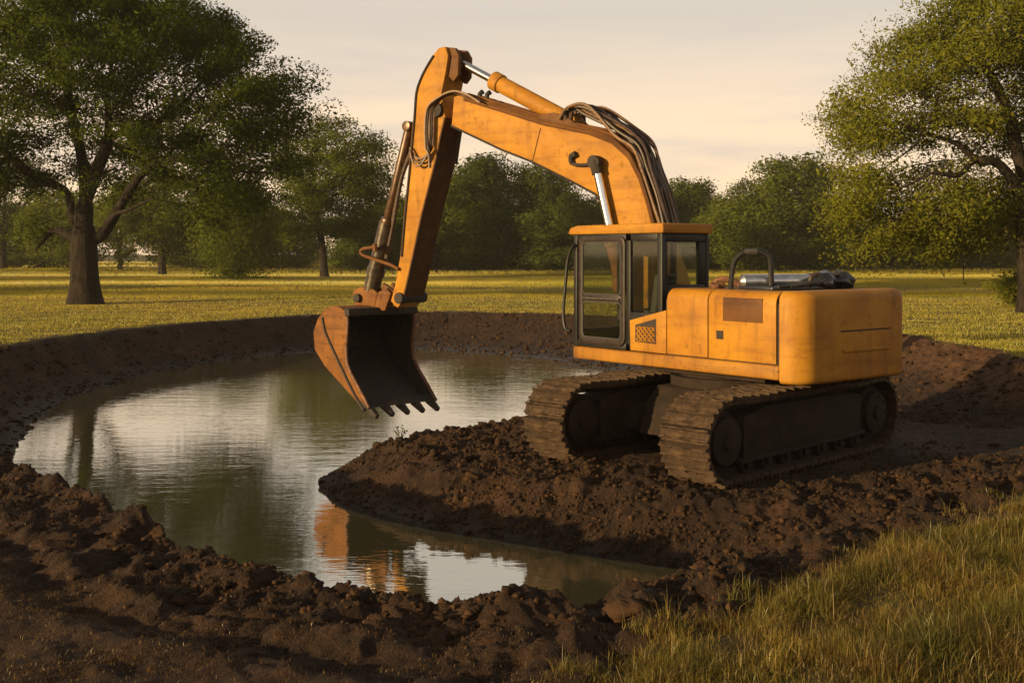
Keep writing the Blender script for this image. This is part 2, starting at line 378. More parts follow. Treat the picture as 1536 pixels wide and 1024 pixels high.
gz, gsoil, gwet, _, _, _, _, _ = terrain(GX, GY)
nx, ny = len(xs), len(ys)
idx = np.arange(nx*ny).reshape(ny, nx)
quads = np.stack([idx[:-1, :-1], idx[:-1, 1:], idx[1:, 1:], idx[1:, :-1]], -1).reshape(-1, 4)
gv = np.stack([GX, GY, gz], -1).reshape(-1, 3)
# ground material: dug soil and turf
m, t, b = newmat('soil_and_turf'); M['ground'] = m
geo_ = N(t, 'ShaderNodeNewGeometry'); pos = geo_.outputs['Position']
at = N(t, 'ShaderNodeAttribute', attribute_name='soil'); wt = N(t, 'ShaderNodeAttribute', attribute_name='wet')
n1 = noise(t, pos, .9, 8, .6); n2 = noise(t, pos, 7, 7, .65); n3 = noise(t, pos, 55, 5, .65)
sc = ramp(t, [(.30, (.010, .0057, .0034)), (.50, (.027, .0138, .007)), (.68, (.078, .037, .0165))], n1).outputs[0]
sc = mixc(t, .5, sc, ramp(t, [(.32, (.009, .0053, .003)), (.52, (.030, .015, .0074)), (.70, (.09, .043, .019))], n2).outputs[0])
sc = mixc(t, mathn(t, 'MULTIPLY', wt.outputs['Fac'], .75), sc, (.016, .011, .007))
dy = N(t, 'ShaderNodeAttribute', attribute_name='dry')  # weight of the lighter, redder bank soil
sc = mixc(t, mathn(t, 'MULTIPLY', dy.outputs['Fac'], .7), sc, ramp(t, [(.32, (.045, .020, .009)), (.55, (.10, .046, .020)), (.72, (.17, .082, .036))], n2).outputs[0])
gc = ramp(t, [(.3, (.045, .036, .011)), (.55, (.085, .064, .017)), (.75, (.13, .095, .03))], noise(t, pos, .25, 7, .65)).outputs[0]
t.links.new(mixc(t, at.outputs['Fac'], gc, sc), b.inputs['Base Color'])
rr = N(t, 'ShaderNodeMapRange'); rr.inputs[3].default_value = .92; rr.inputs[4].default_value = .45; t.links.new(wt.outputs['Fac'], rr.inputs[0]); t.links.new(rr.outputs[0], b.inputs['Roughness'])
b.inputs['Specular IOR Level'].default_value = .25
bump(t, b, mathn(t, 'ADD', n2, mathn(t, 'MULTIPLY', n3, .6)), .9, .06)
ground = npmesh('ground', gv, quads, None, M['ground'], True)
gbank = sstep(6.5, 9.5, GX)*sstep(16, 20, GY)*sstep(-.5, -.2, gz)  # lighter, redder soil on the raised right bank
for nm, arr in (('soil', gsoil), ('wet', gwet), ('dry', gbank)):
    a = ground.data.attributes.new(nm, 'FLOAT', 'POINT'); a.data.foreach_set('value', arr.ravel().astype(np.float32))
tag(ground, kind='structure')
# bilinear lookup of the finished terrain
def gz_at(X, Y):
    X = np.asarray(X, float); Y = np.asarray(Y, float)
    i = np.clip(np.searchsorted(xs, X)-1, 0, nx-2); j = np.clip(np.searchsorted(ys, Y)-1, 0, ny-2)
    u = (X-xs[i])/(xs[i+1]-xs[i]); v = (Y-ys[j])/(ys[j+1]-ys[j])
    return (gz[j, i]*(1-u)+gz[j, i+1]*u)*(1-v)+(gz[j+1, i]*(1-u)+gz[j+1, i+1]*u)*v
def soil_at(X, Y):
    i = np.clip(np.searchsorted(xs, X), 0, nx-1); j = np.clip(np.searchsorted(ys, Y), 0, ny-1); return gsoil[j, i]
# ------------------------------------------------------------------ pond water
wx = np.linspace(-14, 8, 60); wy = np.linspace(8.6, 44.5, 80); WX, WY = np.meshgrid(wx, wy)
wi = np.arange(60*80).reshape(80, 60)
wq = np.stack([wi[:-1, :-1], wi[:-1, 1:], wi[1:, 1:], wi[1:, :-1]], -1).reshape(-1, 4)
cx_ = (wx[:-1]+wx[1:])/2; cy_ = (wy[:-1]+wy[1:])/2; CX, CY = np.meshgrid(cx_, cy_)
dwc, inwc = polydist(CX, CY, wline)
wq = wq[(inwc | (dwc < 1.1)).ravel()]
m, t, b = newmat('murky_pond_water'); M['water'] = m
t.nodes.clear(); g = N(t, 'ShaderNodeNewGeometry'); pos = g.outputs['Position']
r1 = noise(t, pos, 1.0, 3, .5, (1.1, 3.4, 1)); r2 = noise(t, pos, 1.0, 2, .5, (4.5, 15., 1)); r3 = noise(t, pos, .35, 2, .5)
hh = mathn(t, 'ADD', mathn(t, 'MULTIPLY', r1, .7), mathn(t, 'MULTIPLY', mathn(t, 'MULTIPLY', r2, r3), .55))
bp_ = N(t, 'ShaderNodeBump'); bp_.inputs['Strength'].default_value = .105; bp_.inputs['Distance'].default_value = .05; t.links.new(hh, bp_.inputs['Height'])
df = N(t, 'ShaderNodeBsdfDiffuse'); df.inputs[0].default_value = (.15, .125, .05, 1)
gs = N(t, 'ShaderNodeBsdfGlossy'); gs.inputs['Roughness'].default_value = .025; gs.inputs[0].default_value = (.95, .95, .92, 1)
fr = N(t, 'ShaderNodeLayerWeight'); fr.inputs[0].default_value = .5
for n_ in (df, gs, fr): t.links.new(bp_.outputs[0], n_.inputs['Normal'])
mx = N(t, 'ShaderNodeMixShader'); t.links.new(mathn(t, 'ADD', mathn(t, 'MULTIPLY', mathn(t, 'POWER', fr.outputs['Facing'], 2.2), .85), .13), mx.inputs[0]); t.links.new(df.outputs[0], mx.inputs[1]); t.links.new(gs.outputs[0], mx.inputs[2])
t.links.new(mx.outputs[0], N(t, 'ShaderNodeOutputMaterial').inputs[0])
wv = np.stack([WX, WY, np.full_like(WX, WATER)], -1).reshape(-1, 3)
tag(npmesh('pond_water', wv, wq, None, M['water'], True), kind='structure')

# ------------------------------------------------------------------ excavator
class Plane:
    """vertical plane: origin o (x, y), a = direction along, wd = depth direction"""
    def __init__(s, o, a): s.o = o; s.a = a; s.wd = (abs(a[1]), abs(a[0]))
    def P(s, l, w, z): return Vector((s.o[0]+s.a[0]*l+s.wd[0]*w, s.o[1]+s.a[1]*l+s.wd[1]*w, z))
    def at(s, px, py, w=0.):     # plane coordinates of what the photo shows at (px, py) on the sheet at depth w
        ox, oy = s.o[0]+s.wd[0]*w, s.o[1]+s.wd[1]*w; k = (px-768)/F
        l = (k*oy-ox)/(s.a[0]-k*s.a[1]); D = oy+s.a[1]*l
        return (l, EYE-(py-HOR)*D/F)
BODY = Plane((3.5475, 15.0), (-.614, .789))
BW = 2.52
SLEW = BODY.P(1.9, BW/2, PAD)
BOOM = Plane((3.16, 18.67), (-.82, .572))
exc = empty('excavator', (SLEW.x, SLEW.y, PAD))
tag(exc, 'worn orange tracked excavator standing on the muddy bank beside the pond', 'excavator')
bp = BODY.P
def rect(a0, a1, z0, z1): return [(a0, z0), (a1, z0), (a1, z1), (a0, z1)]
def arc(cx, cy, r, a0, a1, n=6): return [(cx+r*math.cos(R(a0+(a1-a0)*i/n)), cy+r*math.sin(R(a0+(a1-a0)*i/n))) for i in range(n+1)]
# --- turntable and deck
mb = MB()
for z0, z1, r in ((.42, .56, .95), (.56, .66, .82), (.66, .74, .98)):
    mb.cyl((SLEW.x, SLEW.y, z0), (SLEW.x, SLEW.y, z1), r, 40)
mb.build('slew_ring', M['undermud'], exc)
ZB, ZD, ZH = .71, .91, 1.89        # deck bottom, deck top, hood top
lC = BODY.at(1169, 500)[0]; lF = BODY.at(859, 520)[0]; lR = .03
mb = MB(); mb.prism([(w, l) for w, l in ((.0, lC+.012), (.0, lF), (BW, lF-.15), (BW, lC+.012))], ZB, ZD, lambda w, z, l: bp(l, w, z))
mb.build('deck_rail', M['paint_rail'], exc, .035, 3)
mb = MB(); mb.box(.5, 2.9, .3, BW-.3, .62, .72, lambda l, w, z: bp(l, w, z)); mb.build('deck_underside', M['undermud'], exc)
# --- counterweight: rounded plan, rolled top and bottom edges
lC = BODY.at(1169, 500)[0]; LB = -.34
def cwring(d, z):
    r = .34-d; c = (LB+.34, .34)
    pl = [(lC, d)]+arc(c[0], c[1], r, 270, 180, 10)+[(LB+d, BW*.5)]+arc(c[0], BW-.34, r, 180, 90, 10)+[(lC, BW-d)]
    return [bp(l, w, z) for l, w in pl]
mb = MB(); rings = []; rt_ = .13; rb2 = .06
for q in range(7): a_ = R(90*q/6); rings.append(cwring(rb2*(1-math.sin(a_)), .665+rb2*(1-math.cos(a_))))
for q in range(9): a_ = R(90*q/8); rings.append(cwring(rt_*(1-math.cos(a_)), ZH+.01-rt_+rt_*math.sin(a_)))
v = [p for r_ in rings for p in r_]; nr = len(rings[0]); f = []
for i in range(len(rings)-1):
    for k in range(nr): f.append((i*nr+k, i*nr+(k+1) % nr, (i+1)*nr+(k+1) % nr, (i+1)*nr+k))
f += [tuple(range(nr)), tuple(range((len(rings)-1)*nr, len(rings)*nr))[::-1]]
mb.add(v, f); cwt = mb.build('counterweight', M['paint'], exc, 0, 2, 50)
# recess on the counterweight: proud ledge, its top shadow made as a dark strip
def rear_at(px, py, l=-.34):
    O = bp(l, 0, 0); k = (px-768)/F
    w = (k*O.y-O.x)/(BODY.wd[0]-k*BODY.wd[1]); D = O.y+BODY.wd[1]*w
    return w, EYE-(py-HOR)*D/F
w0, z1 = rear_at(1262, 497); w1, z0 = rear_at(1334, 526)
mb = MB(); f_ = lambda w, l, z: bp(l, w, z)
mb.prism([(w0+.05, z0+.03), (w1-.02, z0+.03), (w1, z0+.07), (w0+.02, z0+.07)], LB-.030, LB+.02, f_)
mb.build('ledge', M['paint'], cwt, .008, 2)
mb = MB(); mb.box(w0-.02, w1+.02, LB-.004, LB+.02, z1-.012, z1+.010, f_); mb.build('shadow_line', M['seam_and_shadow'], cwt)
# --- engine bay core and side panels
core = MB(); core.prism([(0.03, ZD), (.03, 1.70), (.10, 1.80), (.20, 1.84), (BW-.2, 1.84), (BW-.03, 1.70), (BW-.03, ZD)], lC+.01, 2.12, lambda w, l, z: bp(l, w, z))
core.build('engine_housing', M['seam_and_shadow'], exc)
def panelprof(d=.0, top=ZH, bot=ZD+.015, wend=.62):
    r = .17; pts = [(d, bot)]+[(d+r-r*math.cos(R(a)), top-r+r*math.sin(R(a))) for a in range(0, 91, 15)]+[(wend, top)]
    th = .03
    inn = [(wend, top-th)]+[(d+r-(r-th)*math.cos(R(a)), top-r+(r-th)*math.sin(R(a))) for a in range(90, -1, -15)]+[(d+th, bot)]
    return pts+inn
l_a = BODY.at(1165, 500)[0]+.012; l_b = BODY.at(1062, 500)[0]-.008; l_c = BODY.at(1062, 500)[0]+.012; l_d = BODY.at(1000, 500)[0]
mb = MB(); mb.prism(panelprof(0), l_a, l_b, lambda w, l, z: bp(l, w, z)); door = mb.build('engine_door', M['paint'], exc, .007, 2, 50)
mb = MB(); mb.prism(panelprof(0), l_c, l_d, lambda w, l, z: bp(l, w, z)); mb.build('side_panel', M['paint'], exc, .02, 3, 50)
a0, zt = BODY.at(1144, 448); a1, zb = BODY.at(1085, 481)
mb = MB(); mb.box(a0, a1, -.010, .0, zb, zt, bp); mb.build('label_plate', M['paint_dirty'], door, .004, 2)
a0, zt = BODY.at(1085, 496); a1, zb = BODY.at(1075, 508)
mb = MB(); mb.box(a0, a1, -.012, .01, zb, zt, bp); mb.build('latch', M['seam_and_shadow'], door, .004)
# hood deck between panels and the right flank
mb = MB(); mb.box(lC+.01, 2.10, .60, BW-.02, 1.80, ZH-.004, bp); mb.build('engine_hood', M['paint_dirty'], exc, .02, 2)
mb = MB(); mb.box(2.14, 3.3, 1.98, BW-.02, ZD, 1.30, bp); mb.build('fuel_tank', M['paint'], exc, .05, 3)
# grille panel under the rear cab window
pts = [BODY.at(*p) for p in ((945, 480), (1000, 465), (1000, 531), (946, 525))]
mb = MB(); mb.prism([(l, z) for l, z in pts], -.012, .05, lambda l, w, z: bp(l, w, z)); gp = mb.build('grille_panel', M['paint'], exc, .012, 3)
g4 = [BODY.at(*p) for p in ((954, 487), (985, 478), (985, 516), (954, 512))]
mb = MB(); mb.prism(g4, -.016, -.010, lambda l, w, z: bp(l, w, z)); mb.build('grille_recess', M['seam_and_shadow'], gp)
mb = MB()
la, lb = g4[0][0], g4[1][0]
for i in range(-4, 6):                      # diagonal lattice of the guard mesh
    for sgn in (1, -1):
        x0 = la+(lb-la)*(i/5.0); zc0 = g4[3][1] if sgn > 0 else g4[0][1]-.05
        p0 = (x0, g4[3][1]+.01); p1 = (x0+(lb-la)*.55*1.0, g4[0][1]-.02)
        if sgn < 0: p0, p1 = (x0, g4[0][1]-.02), (x0+(lb-la)*.55, g4[3][1]+.01)
        q = []
        for k in range(9):
            f = k/8; l = p0[0]+(p1[0]-p0[0])*f; z = p0[1]+(p1[1]-p0[1])*f
            top = g4[0][1]+(g4[1][1]-g4[0][1])*((l-la)/(lb-la))
            if min(la, lb)+.01 < l < max(la, lb)-.01 and g4[3][1] < z < top-.01: q.append(bp(l, -.020, z))
        if len(q) > 1: mb.tube(q, .013, 4)
mb.build('grille', M['paint'], gp)
# --- cab
l0 = BODY.at(993, 450)[0]; CWD = 1.02; ZC = BODY.at(866, 352)[1]; cl1 = lF-.02
def bar(mb, l0, z0, l1, z1, t=.045, w0=0., w1=.07):
    d = Vector((l1-l0, z1-z0)); n = Vector((-d.y, d.x)).normalized()*t
    mb.prism([(l0+n.x, z0+n.y), (l0-n.x, z0-n.y), (l1-n.x, z1-n.y), (l1+n.x, z1+n.y)], w0, w1, bp)
mb = MB()
lp1 = BODY.at(942, 450)[0]; lp2 = BODY.at(947, 450)[0]
for wa, wb in ((.0, .07), (CWD-.07, CWD)):
    mb.box(cl1-.085, cl1, wa, wb, ZD, ZC, bp); mb.box(l0, l0+.10, wa, wb, ZD, ZC, bp)
    mb.box(lp1-.05, lp1+.05, wa, wb, ZD+.1, ZC-.1, bp)
    mb.box(l0+.1, lp1-.05, wa, wb, ZC-.11, ZC, bp); mb.box(lp1+.05, cl1-.085, wa, wb, ZC-.11, ZC, bp)
    mb.box(l0, lp1-.05, wa, wb, ZD+.01, ZD+.60, bp); mb.box(lp1+.05, cl1-.085, wa, wb, ZD+.01, ZD+.12, bp)
mb.box(cl1-.08, cl1-.01, .07, CWD-.07, ZD, ZD+.28, bp); mb.box(cl1-.08, cl1-.01, .07, CWD-.07, ZC-.12, ZC, bp)
mb.box(l0+.01, l0+.08, .07, CWD-.07, ZD, 1.93, bp); mb.box(l0+.01, l0+.08, .07, CWD-.07, ZC-.13, ZC, bp)
mb.box(l0+.01, cl1-.01, .08, CWD-.08, ZD, ZD+.05, bp)
mb.box(l0+.005, l0+.075, .07, .13, 1.93, ZC-.13, bp); mb.box(l0+.005, l0+.075, CWD-.22, CWD-.07, 1.93, ZC-.13, bp)
cab = mb.build('cab', M['black'], exc, .012, 2)
rz = BODY.at(866, 340)[1]
mb = MB(); mb.prism([(l0-.05, ZC), (cl1+.06, ZC), (cl1+.10, ZC+.02), (cl1+.05, rz-.02), (cl1-.12, rz+.015), (l0-.05, rz+.02)], -.035, CWD+.03, bp)
mb.build('roof', M['paint'], cab, .022, 3)
# door frame, proud of the cab side
d0 = BODY.at(939, 400)[0]; d1 = BODY.at(870, 400)[0]; dz0 = BODY.at(905, 517)[1]; dz1 = BODY.at(905, 354)[1]; zm = BODY.at(905, 447)[1]
fo = []
def rrect(a0, a1, z0, z1, r, n=5):
    return arc(a1-r, z1-r, r, 0, 90, n)+arc(a0+r, z1-r, r, 90, 180, n)+arc(a0+r, z0+r, r, 180, 270, n)+arc(a1-r, z0+r, r, 270, 360, n)
def ringprism(mb, out, inn, w0, w1):
    n = len(out)
    v = [bp(a, w0, z) for a, z in out]+[bp(a, w0, z) for a, z in inn]+[bp(a, w1, z) for a, z in out]+[bp(a, w1, z) for a, z in inn]
    f = []
    for i in range(n):
        j = (i+1) % n
        f += [(i, j, n+j, n+i), (2*n+i, 3*n+i, 3*n+j, 2*n+j), (i, 2*n+i, 2*n+j, j), (n+i, n+j, 3*n+j, 3*n+i)]
    mb.add(v, f)
mb = MB()
ringprism(mb, rrect(d0, d1, dz0, dz1, .13), rrect(d0+.085, d1-.085, dz0+.10, dz1-.09, .09), -.035, -.004)
mb.box(d0+.075, d1-.075, -.03, -.008, zm-.05, zm+.05, bp)
drm = simple('door_frame_paint', (.020, .012, .008), .42, 0, .5, 14, .1, .35)
dr_ = mb.build('door', drm, cab, .008, 2)
mb = MB()
ringprism(mb, rrect(d0+.085, d1-.085, dz0+.10, zm-.05, .07), rrect(d0+.105, d1-.105, dz0+.12, zm-.07, .06), -.030, -.012)
ringprism(mb, rrect(d0+.085, d1-.085, zm+.05, dz1-.09, .07), rrect(d0+.105, d1-.105, zm+.07, dz1-.11, .06), -.030, -.012)
mb.build('window_seal', M['rubber'], cab)
mb = MB(); mb.tube([bp(d0+.10, -.055, zm-.01), bp(d1-.10, -.055, zm-.01)], .014, 8); mb.build('door_handle', M['steel'], cab)
def pane(a0, a1, w, z0, z1): MB().box(a0, a1, w, w+.006, z0, z1, bp).build('window', M['glass'], cab)
pane(d0+.09, d1-.09, -.022, zm+.05, dz1-.095); pane(d0+.09, d1-.09, -.022, dz0+.105, zm-.05)
pane(l0+.09, lp1-.04, .03, ZD+.58, ZC-.10); pane(lp1-.04, cl1-.07, CWD-.04, ZD+.11, ZC-.10); pane(l0+.09, lp1-.06, CWD-.04, ZD+.58, ZC-.10)
for la_, za, zb_ in ((l0+.04, 1.92, ZC-.12), (cl1-.05, ZD+.27, ZC-.11)):
    mb = MB(); mb.box(.06, CWD-.06, la_, la_+.006, za, zb_, lambda w, l, z: bp(l, w, z)); mb.build('window', M['glass'], cab)
# quarter window trim
ln = [BODY.at(*p) for p in ((950, 360), (986, 360), (988, 468), (948, 478))]
# seat and controls inside
mb = MB(); sc_ = l0+.75
mb.box(sc_-.25, sc_+.25, .30, .74, ZD+.38, ZD+.50, bp)
mb.prism([(sc_-.28, ZD+.48), (sc_-.14, ZD+.48), (sc_-.26, ZD+1.18), (sc_-.40, ZD+1.16)], .32, .72, bp)
mb.box(sc_-.15, sc_+.15, .36, .66, ZD+.05, ZD+.38, bp)
mb.build('seat', M['seat'], cab, .04, 3)
for w in (.22, .80):
    mb = MB(); mb.box(sc_-.1, sc_+.38, w-.06, w+.06, ZD+.45, ZD+.62, bp); mb.tube([bp(sc_+.3, w, ZD+.6), bp(sc_+.36, w, ZD+.84)], .014, 6); mb.build('control_console', M['seat'], cab, .012)
# grab rail ahead of the cab door
pr = [BODY.at(*p, -.05) for p in ((861, 366), (852, 388), (848, 430), (845, 470), (848, 492), (856, 497))]
mb = MB(); mb.tube(spline([bp(l, -.05, z) for l, z in pr], 5), .026, 8); mb.build('grab_rail', M['black'], cab)
# --- things on the hood
hp = Plane((bp(0, .45, 0).x, bp(0, .45, 0).y), BODY.a)
q = [hp.at(*p) for p in ((1097, 432), (1098, 405), (1104, 382), (1113, 371), (1130, 367), (1145, 369), (1150, 380), (1151, 395))]
q = [(l, z) for l, z in q]
hand = spline([bp(1.20, .40, ZH-.02), bp(1.19, .40, 2.05), bp(1.15, .42, 2.28), bp(1.06, .48, 2.40), bp(.95, .56, 2.425), bp(.83, .66, 2.41), bp(.76, .72, 2.32), bp(.75, .74, 2.05), bp(.75, .74, ZH-.02)], 6)
mb = MB(); mb.tube(hand, .038, 10); hr = mb.build('handrail', M['black'], exc)
mb = MB(); mb.tube(hand[20:28], .052, 10); mb.build('grip_sleeve', M['rubber'], hr)
RP = Plane((bp(.62, 0, 0).x, bp(.62, 0, 0).y), BODY.a)
def hb(w, l, z): return bp(l, w, z)
mb = MB(); mb.tube([hb(.42, 1.05, 2.0), hb(.45, 1.03, 2.0), hb(1.42, .62, 2.0), hb(1.45, .61, 2.0)], [.05, .105, .105, .05], 20); mb.build('muffler', M['silver'], exc)
mb = MB(); mb.prism([(.35, .42), (.40, 1.05), (.78, 1.02), (1.9, .95), (2.0, .35), (1.2, .30)], ZH-.01, ZH+.05, lambda w, z, l: bp(l, w, z)); mb.build('hood_tray', M['tarp'], exc, .015)
# crumpled black cover and hoses lying on the hood
def lump(mb, c, r, seed, sub=2, rough=.25, rot=None):
    bm = bmesh.new(); bmesh.ops.create_icosphere(bm, subdivisions=sub, radius=1)
    rs = np.random.default_rng(seed); ph = rs.uniform(0, 6, 9)
    vs = []
    for v in bm.verts:
        p = v.co; k = 1+rough*(math.sin(3*p.x+ph[0])*math.sin(3*p.y+ph[1])+.6*math.sin(6*p.z+ph[2]+4*p.x)+.4*math.sin(9*p.y+ph[3]+5*p.z))
        q = Vector((p.x*r[0]*k, p.y*r[1]*k, p.z*r[2]*k))
        if rot: q = rot @ q
        vs.append(Vector(c)+q)
    fs = [tuple(v.index for v in f.verts) for f in bm.faces]; bm.free(); mb.add(vs, fs)
rotb = Matrix.Rotation(math.atan2(BODY.wd[1], BODY.wd[0]), 3, 'Z')
mb = MB(); lump(mb, hb(1.55, .50, 2.0), (.34, .26, .14), 3, 3, .22, rotb); lump(mb, hb(1.86, .40, 1.99), (.21, .20, .13), 5, 3, .2, rotb)
mb.build('crumpled_cover', M['tarp'], exc, 0, 2, 60)
mb = MB()
for k in range(5):
    a = random.uniform(0, .3)
    mb.tube(spline([hb(.45+.2*k, .30+a, ZH+.05), hb(.9+.15*k, .26+a*.6, ZH+.07+.02*k), hb(1.4, .3+.05*k, ZH+.12), hb(1.8, .25+.06*k, ZH+.10)], 5), .024, 6)
mb.build('loose_hose', M['rubber'], exc)
mb = MB()
mb.tube(spline([hb(.48, 1.62, 1.92), hb(.52, 1.55, 2.0), hb(.60, 1.44, 2.02), hb(.7, 1.30, 1.95)], 5), .05, 8)
lump(mb, hb(.46, 1.52, 1.93), (.10, .10, .07), 8, 2, .3); mb.build('exhaust_elbow', M['rust'], exc)
mb = MB(); mb.tube(spline([hb(1.22, .46, ZH), hb(1.24, .45, 2.06), hb(1.36, .42, 2.10), hb(1.5, .40, 2.08)], 5), .03, 8)
mb.tube(spline([hb(1.40, .40, 2.07), hb(1.7, .36, 2.09), hb(1.88, .36, 2.11)], 5), .028, 8); mb.build('strap', M['hose'], exc)

# --- boom, arm and cylinders, all on the boom plane
HB = .32                                   # half width of boom
bo = BOOM.P
def bn(px, py, w=-HB): return BOOM.at(px, py, w)
boom_top = [(681, 141), (688, 140), (697, 143), (760, 162), (814, 179), (884, 193), (920, 207), (944, 229), (960, 260), (972, 298), (982, 338)]
boom_bot = [(677, 189), (694, 197), (753, 225), (799, 243), (855, 271), (893, 291), (906, 308), (919, 336)]
top = [bn(*p) for p in boom_top]; bot = [bn(*p) for p in boom_bot]
foot = [(top[-1][0]-.55, 1.35), (-.25, .98), (-.05, .86), (.25, .9), (bot[-1][0]-.35, 1.5)]
outl = top+foot+bot[::-1]
mb = MB(); mb.prism(outl, -HB, HB, bo); boom = mb.build('boom', M['paint_boom'], exc, .018, 2, 30)
mb = MB()
for off, r in ((.028, .03), (.085, .026)):     # hydraulic lines clamped along the top edge
    mb.tube([bo(l, -HB-.018, z-off) for l, z in top[2:]], r, 6)
mb.tube([bo(l, -HB+.1, z+.03) for l, z in top[2:9]], .03, 6)
mb.tube([bo(l, HB-.1, z+.03) for l, z in top[2:9]], .03, 6)
mb.build('hydraulic_line', M['paint_dirty'], boom)
mb = MB()
w_a = bn(811, 192); w_b = bn(799, 241)
mb.tube([bo(w_a[0], -HB-.002, w_a[1]), bo(w_b[0], -HB-.002, w_b[1])], .010, 5); mb.build('weld_seam', M['paint_dirty'], boom)
mb = MB()
for p in ((709, 145), (720, 146)):
    l, z = bn(*p); mb.tube([bo(l, -.1, z-.03), bo(l, -.1, z+.07), bo(l-.07, -.1, z+.11)], [.04, .045, .05], 8)
mb.build('grease_fitting', M['black'], boom)
mb = MB(); mb.tube([bo(l, -HB-.004, z) for l, z in bot], .022, 6); mb.build('edge_flange', M['inside'], boom)
# hose clip and boom cylinder eye
c = bn(892, 243, -HB-.1)
mb = MB(); mb.cyl(bo(c[0], -HB-.17, c[1]), bo(c[0], -HB+.05, c[1]), .115, 20); mb.cyl(bo(c[0], -HB-.20, c[1]), bo(c[0], -HB-.165, c[1]), .07, 16); mb.build('boom_pin', M['black'], boom, .01)
mb = MB(); e = [bn(*p) for p in ((866, 231), (859, 236), (861, 246), (875, 248), (892, 246))]
mb.tube(spline([bo(l, -HB-.05, z) for l, z in e], 6), [.055]*6+[.045]*6+[.03]*13, 8); mb.build('hose_clip', M['inside'], boom)
def ram(name, p0, p1, r_rod, r_bar, frac, mrod, mbar, parent, off, collar=True):
    """cylinder: rod from p0 to frac, barrel from frac to p1, at plane depth off"""
    A = bo(p0[0], off, p0[1]); B = bo(p1[0], off, p1[1]); K = A.lerp(B, frac)
    mb = MB(); mb.cyl(K, B, r_bar, 20)
    d = (B-A).normalized()
    if collar: mb.cyl(K-d*.03, K+d*.16, r_bar*1.16, 20)
    wv_ = Vector((BOOM.wd[0], BOOM.wd[1], 0))
    mb.cyl(B-wv_*r_bar*1.1, B+wv_*r_bar*1.1, r_bar*1.05, 16)
    cyl = mb.build(name, mbar, parent, .006)
    mb = MB(); mb.cyl(A, K, r_rod, 20); mb.build('piston_rod', mrod, cyl)
    mb = MB(); mb.cyl(A-wv_*r_rod*1.1, A+wv_*r_rod*1.1, r_rod*1.5, 16); mb.cyl(A-d*.02, A+d*.20, r_rod*1.35, 16); mb.build('rod_eye', M['inside'], cyl)
    return cyl
offc = -HB-.12
for off in (offc, HB+.12):
    tp = bn(893, 244, -HB-.12); bt = bn(925, 390, -HB-.12)
    ft = (tp[0]+(bt[0]-tp[0])*1.25, tp[1]+(bt[1]-tp[1])*1.25)
    ram('boom_cylinder', tp, ft, .075, .125, .62, M['chrome'], M['paint_dirty'], exc, off)
# arm cylinder on top of the boom
a0 = bn(683, 90, 0); a1 = bn(858, 184, 0)
acyl = ram('arm_cylinder', a0, a1, .075, .155, .355, M['chrome'], M['paint_boom'], exc, 0.)
br = [bn(*p, 0) for p in ((818, 182), (824, 174), (842, 171), (868, 182), (886, 196), (880, 203), (826, 188))]
mb = MB(); mb.prism(br, -.26, -.19, bo); mb.prism(br, .19, .26, bo); mb.build('cylinder_bracket', M['paint_dirty'], boom, .01)
# arm
HA = .30
arm_px = [(668, 70), (658, 72), (648, 84), (638, 100), (629, 118), (622, 140), (619, 180), (613, 245), (606, 315), (600, 385), (593, 425), (586, 452), (596, 462), (604, 452), (612, 420), (633, 322), (645, 275), (655, 236), (661, 205), (668, 176), (662, 140), (668, 110), (672, 84)]
ao = [BOOM.at(*p, -HA) for p in arm_px]
mb = MB(); mb.prism(ao, -HA, HA, bo); arm = mb.build('arm', M['paint_boom'], exc, .015, 2, 30)
mb = MB(); mb.tube(spline([bo(*(lambda q: (q[0], -HA-.012, q[1]))(BOOM.at(px+3, py, -HA))) for px, py in arm_px[2:10]], 4), .022, 6)
mb.build('edge_flange', M['inside'], arm)
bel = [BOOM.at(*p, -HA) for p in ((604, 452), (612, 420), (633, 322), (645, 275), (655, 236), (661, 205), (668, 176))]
mb = MB(); mb.prism([(l-.004, z) for l, z in bel]+[(l+.03, z) for l, z in bel[::-1]], -HA-.004, HA+.004, bo); mb.build('belly_plate', M['brownplate'], arm)  # thin plate, darker brown than the arm paint
pv = bn(672, 168, 0)                         # boom-to-arm pivot
mb = MB(); mb.cyl(bo(pv[0], -HB-.06, pv[1]), bo(pv[0], HB+.06, pv[1]), .13, 20); mb.build('pivot_pin', M['inside'], arm, .01)
mb = MB(); hd = bn(683, 90, 0)
for s in (-1, 1): mb.prism([BOOM.at(*p, -HA) for p in ((664, 70), (678, 71), (684, 82), (683, 112), (676, 122), (664, 110))], s*.17-.05, s*.17+.05, bo)
mb.build('arm_head_lug', M['paint_dirty'], arm, .012)
mb = MB(); mb.cyl(bo(hd[0], -.24, hd[1]), bo(hd[0], .24, hd[1]), .07, 16); mb.build('head_pin', M['steel'], arm)
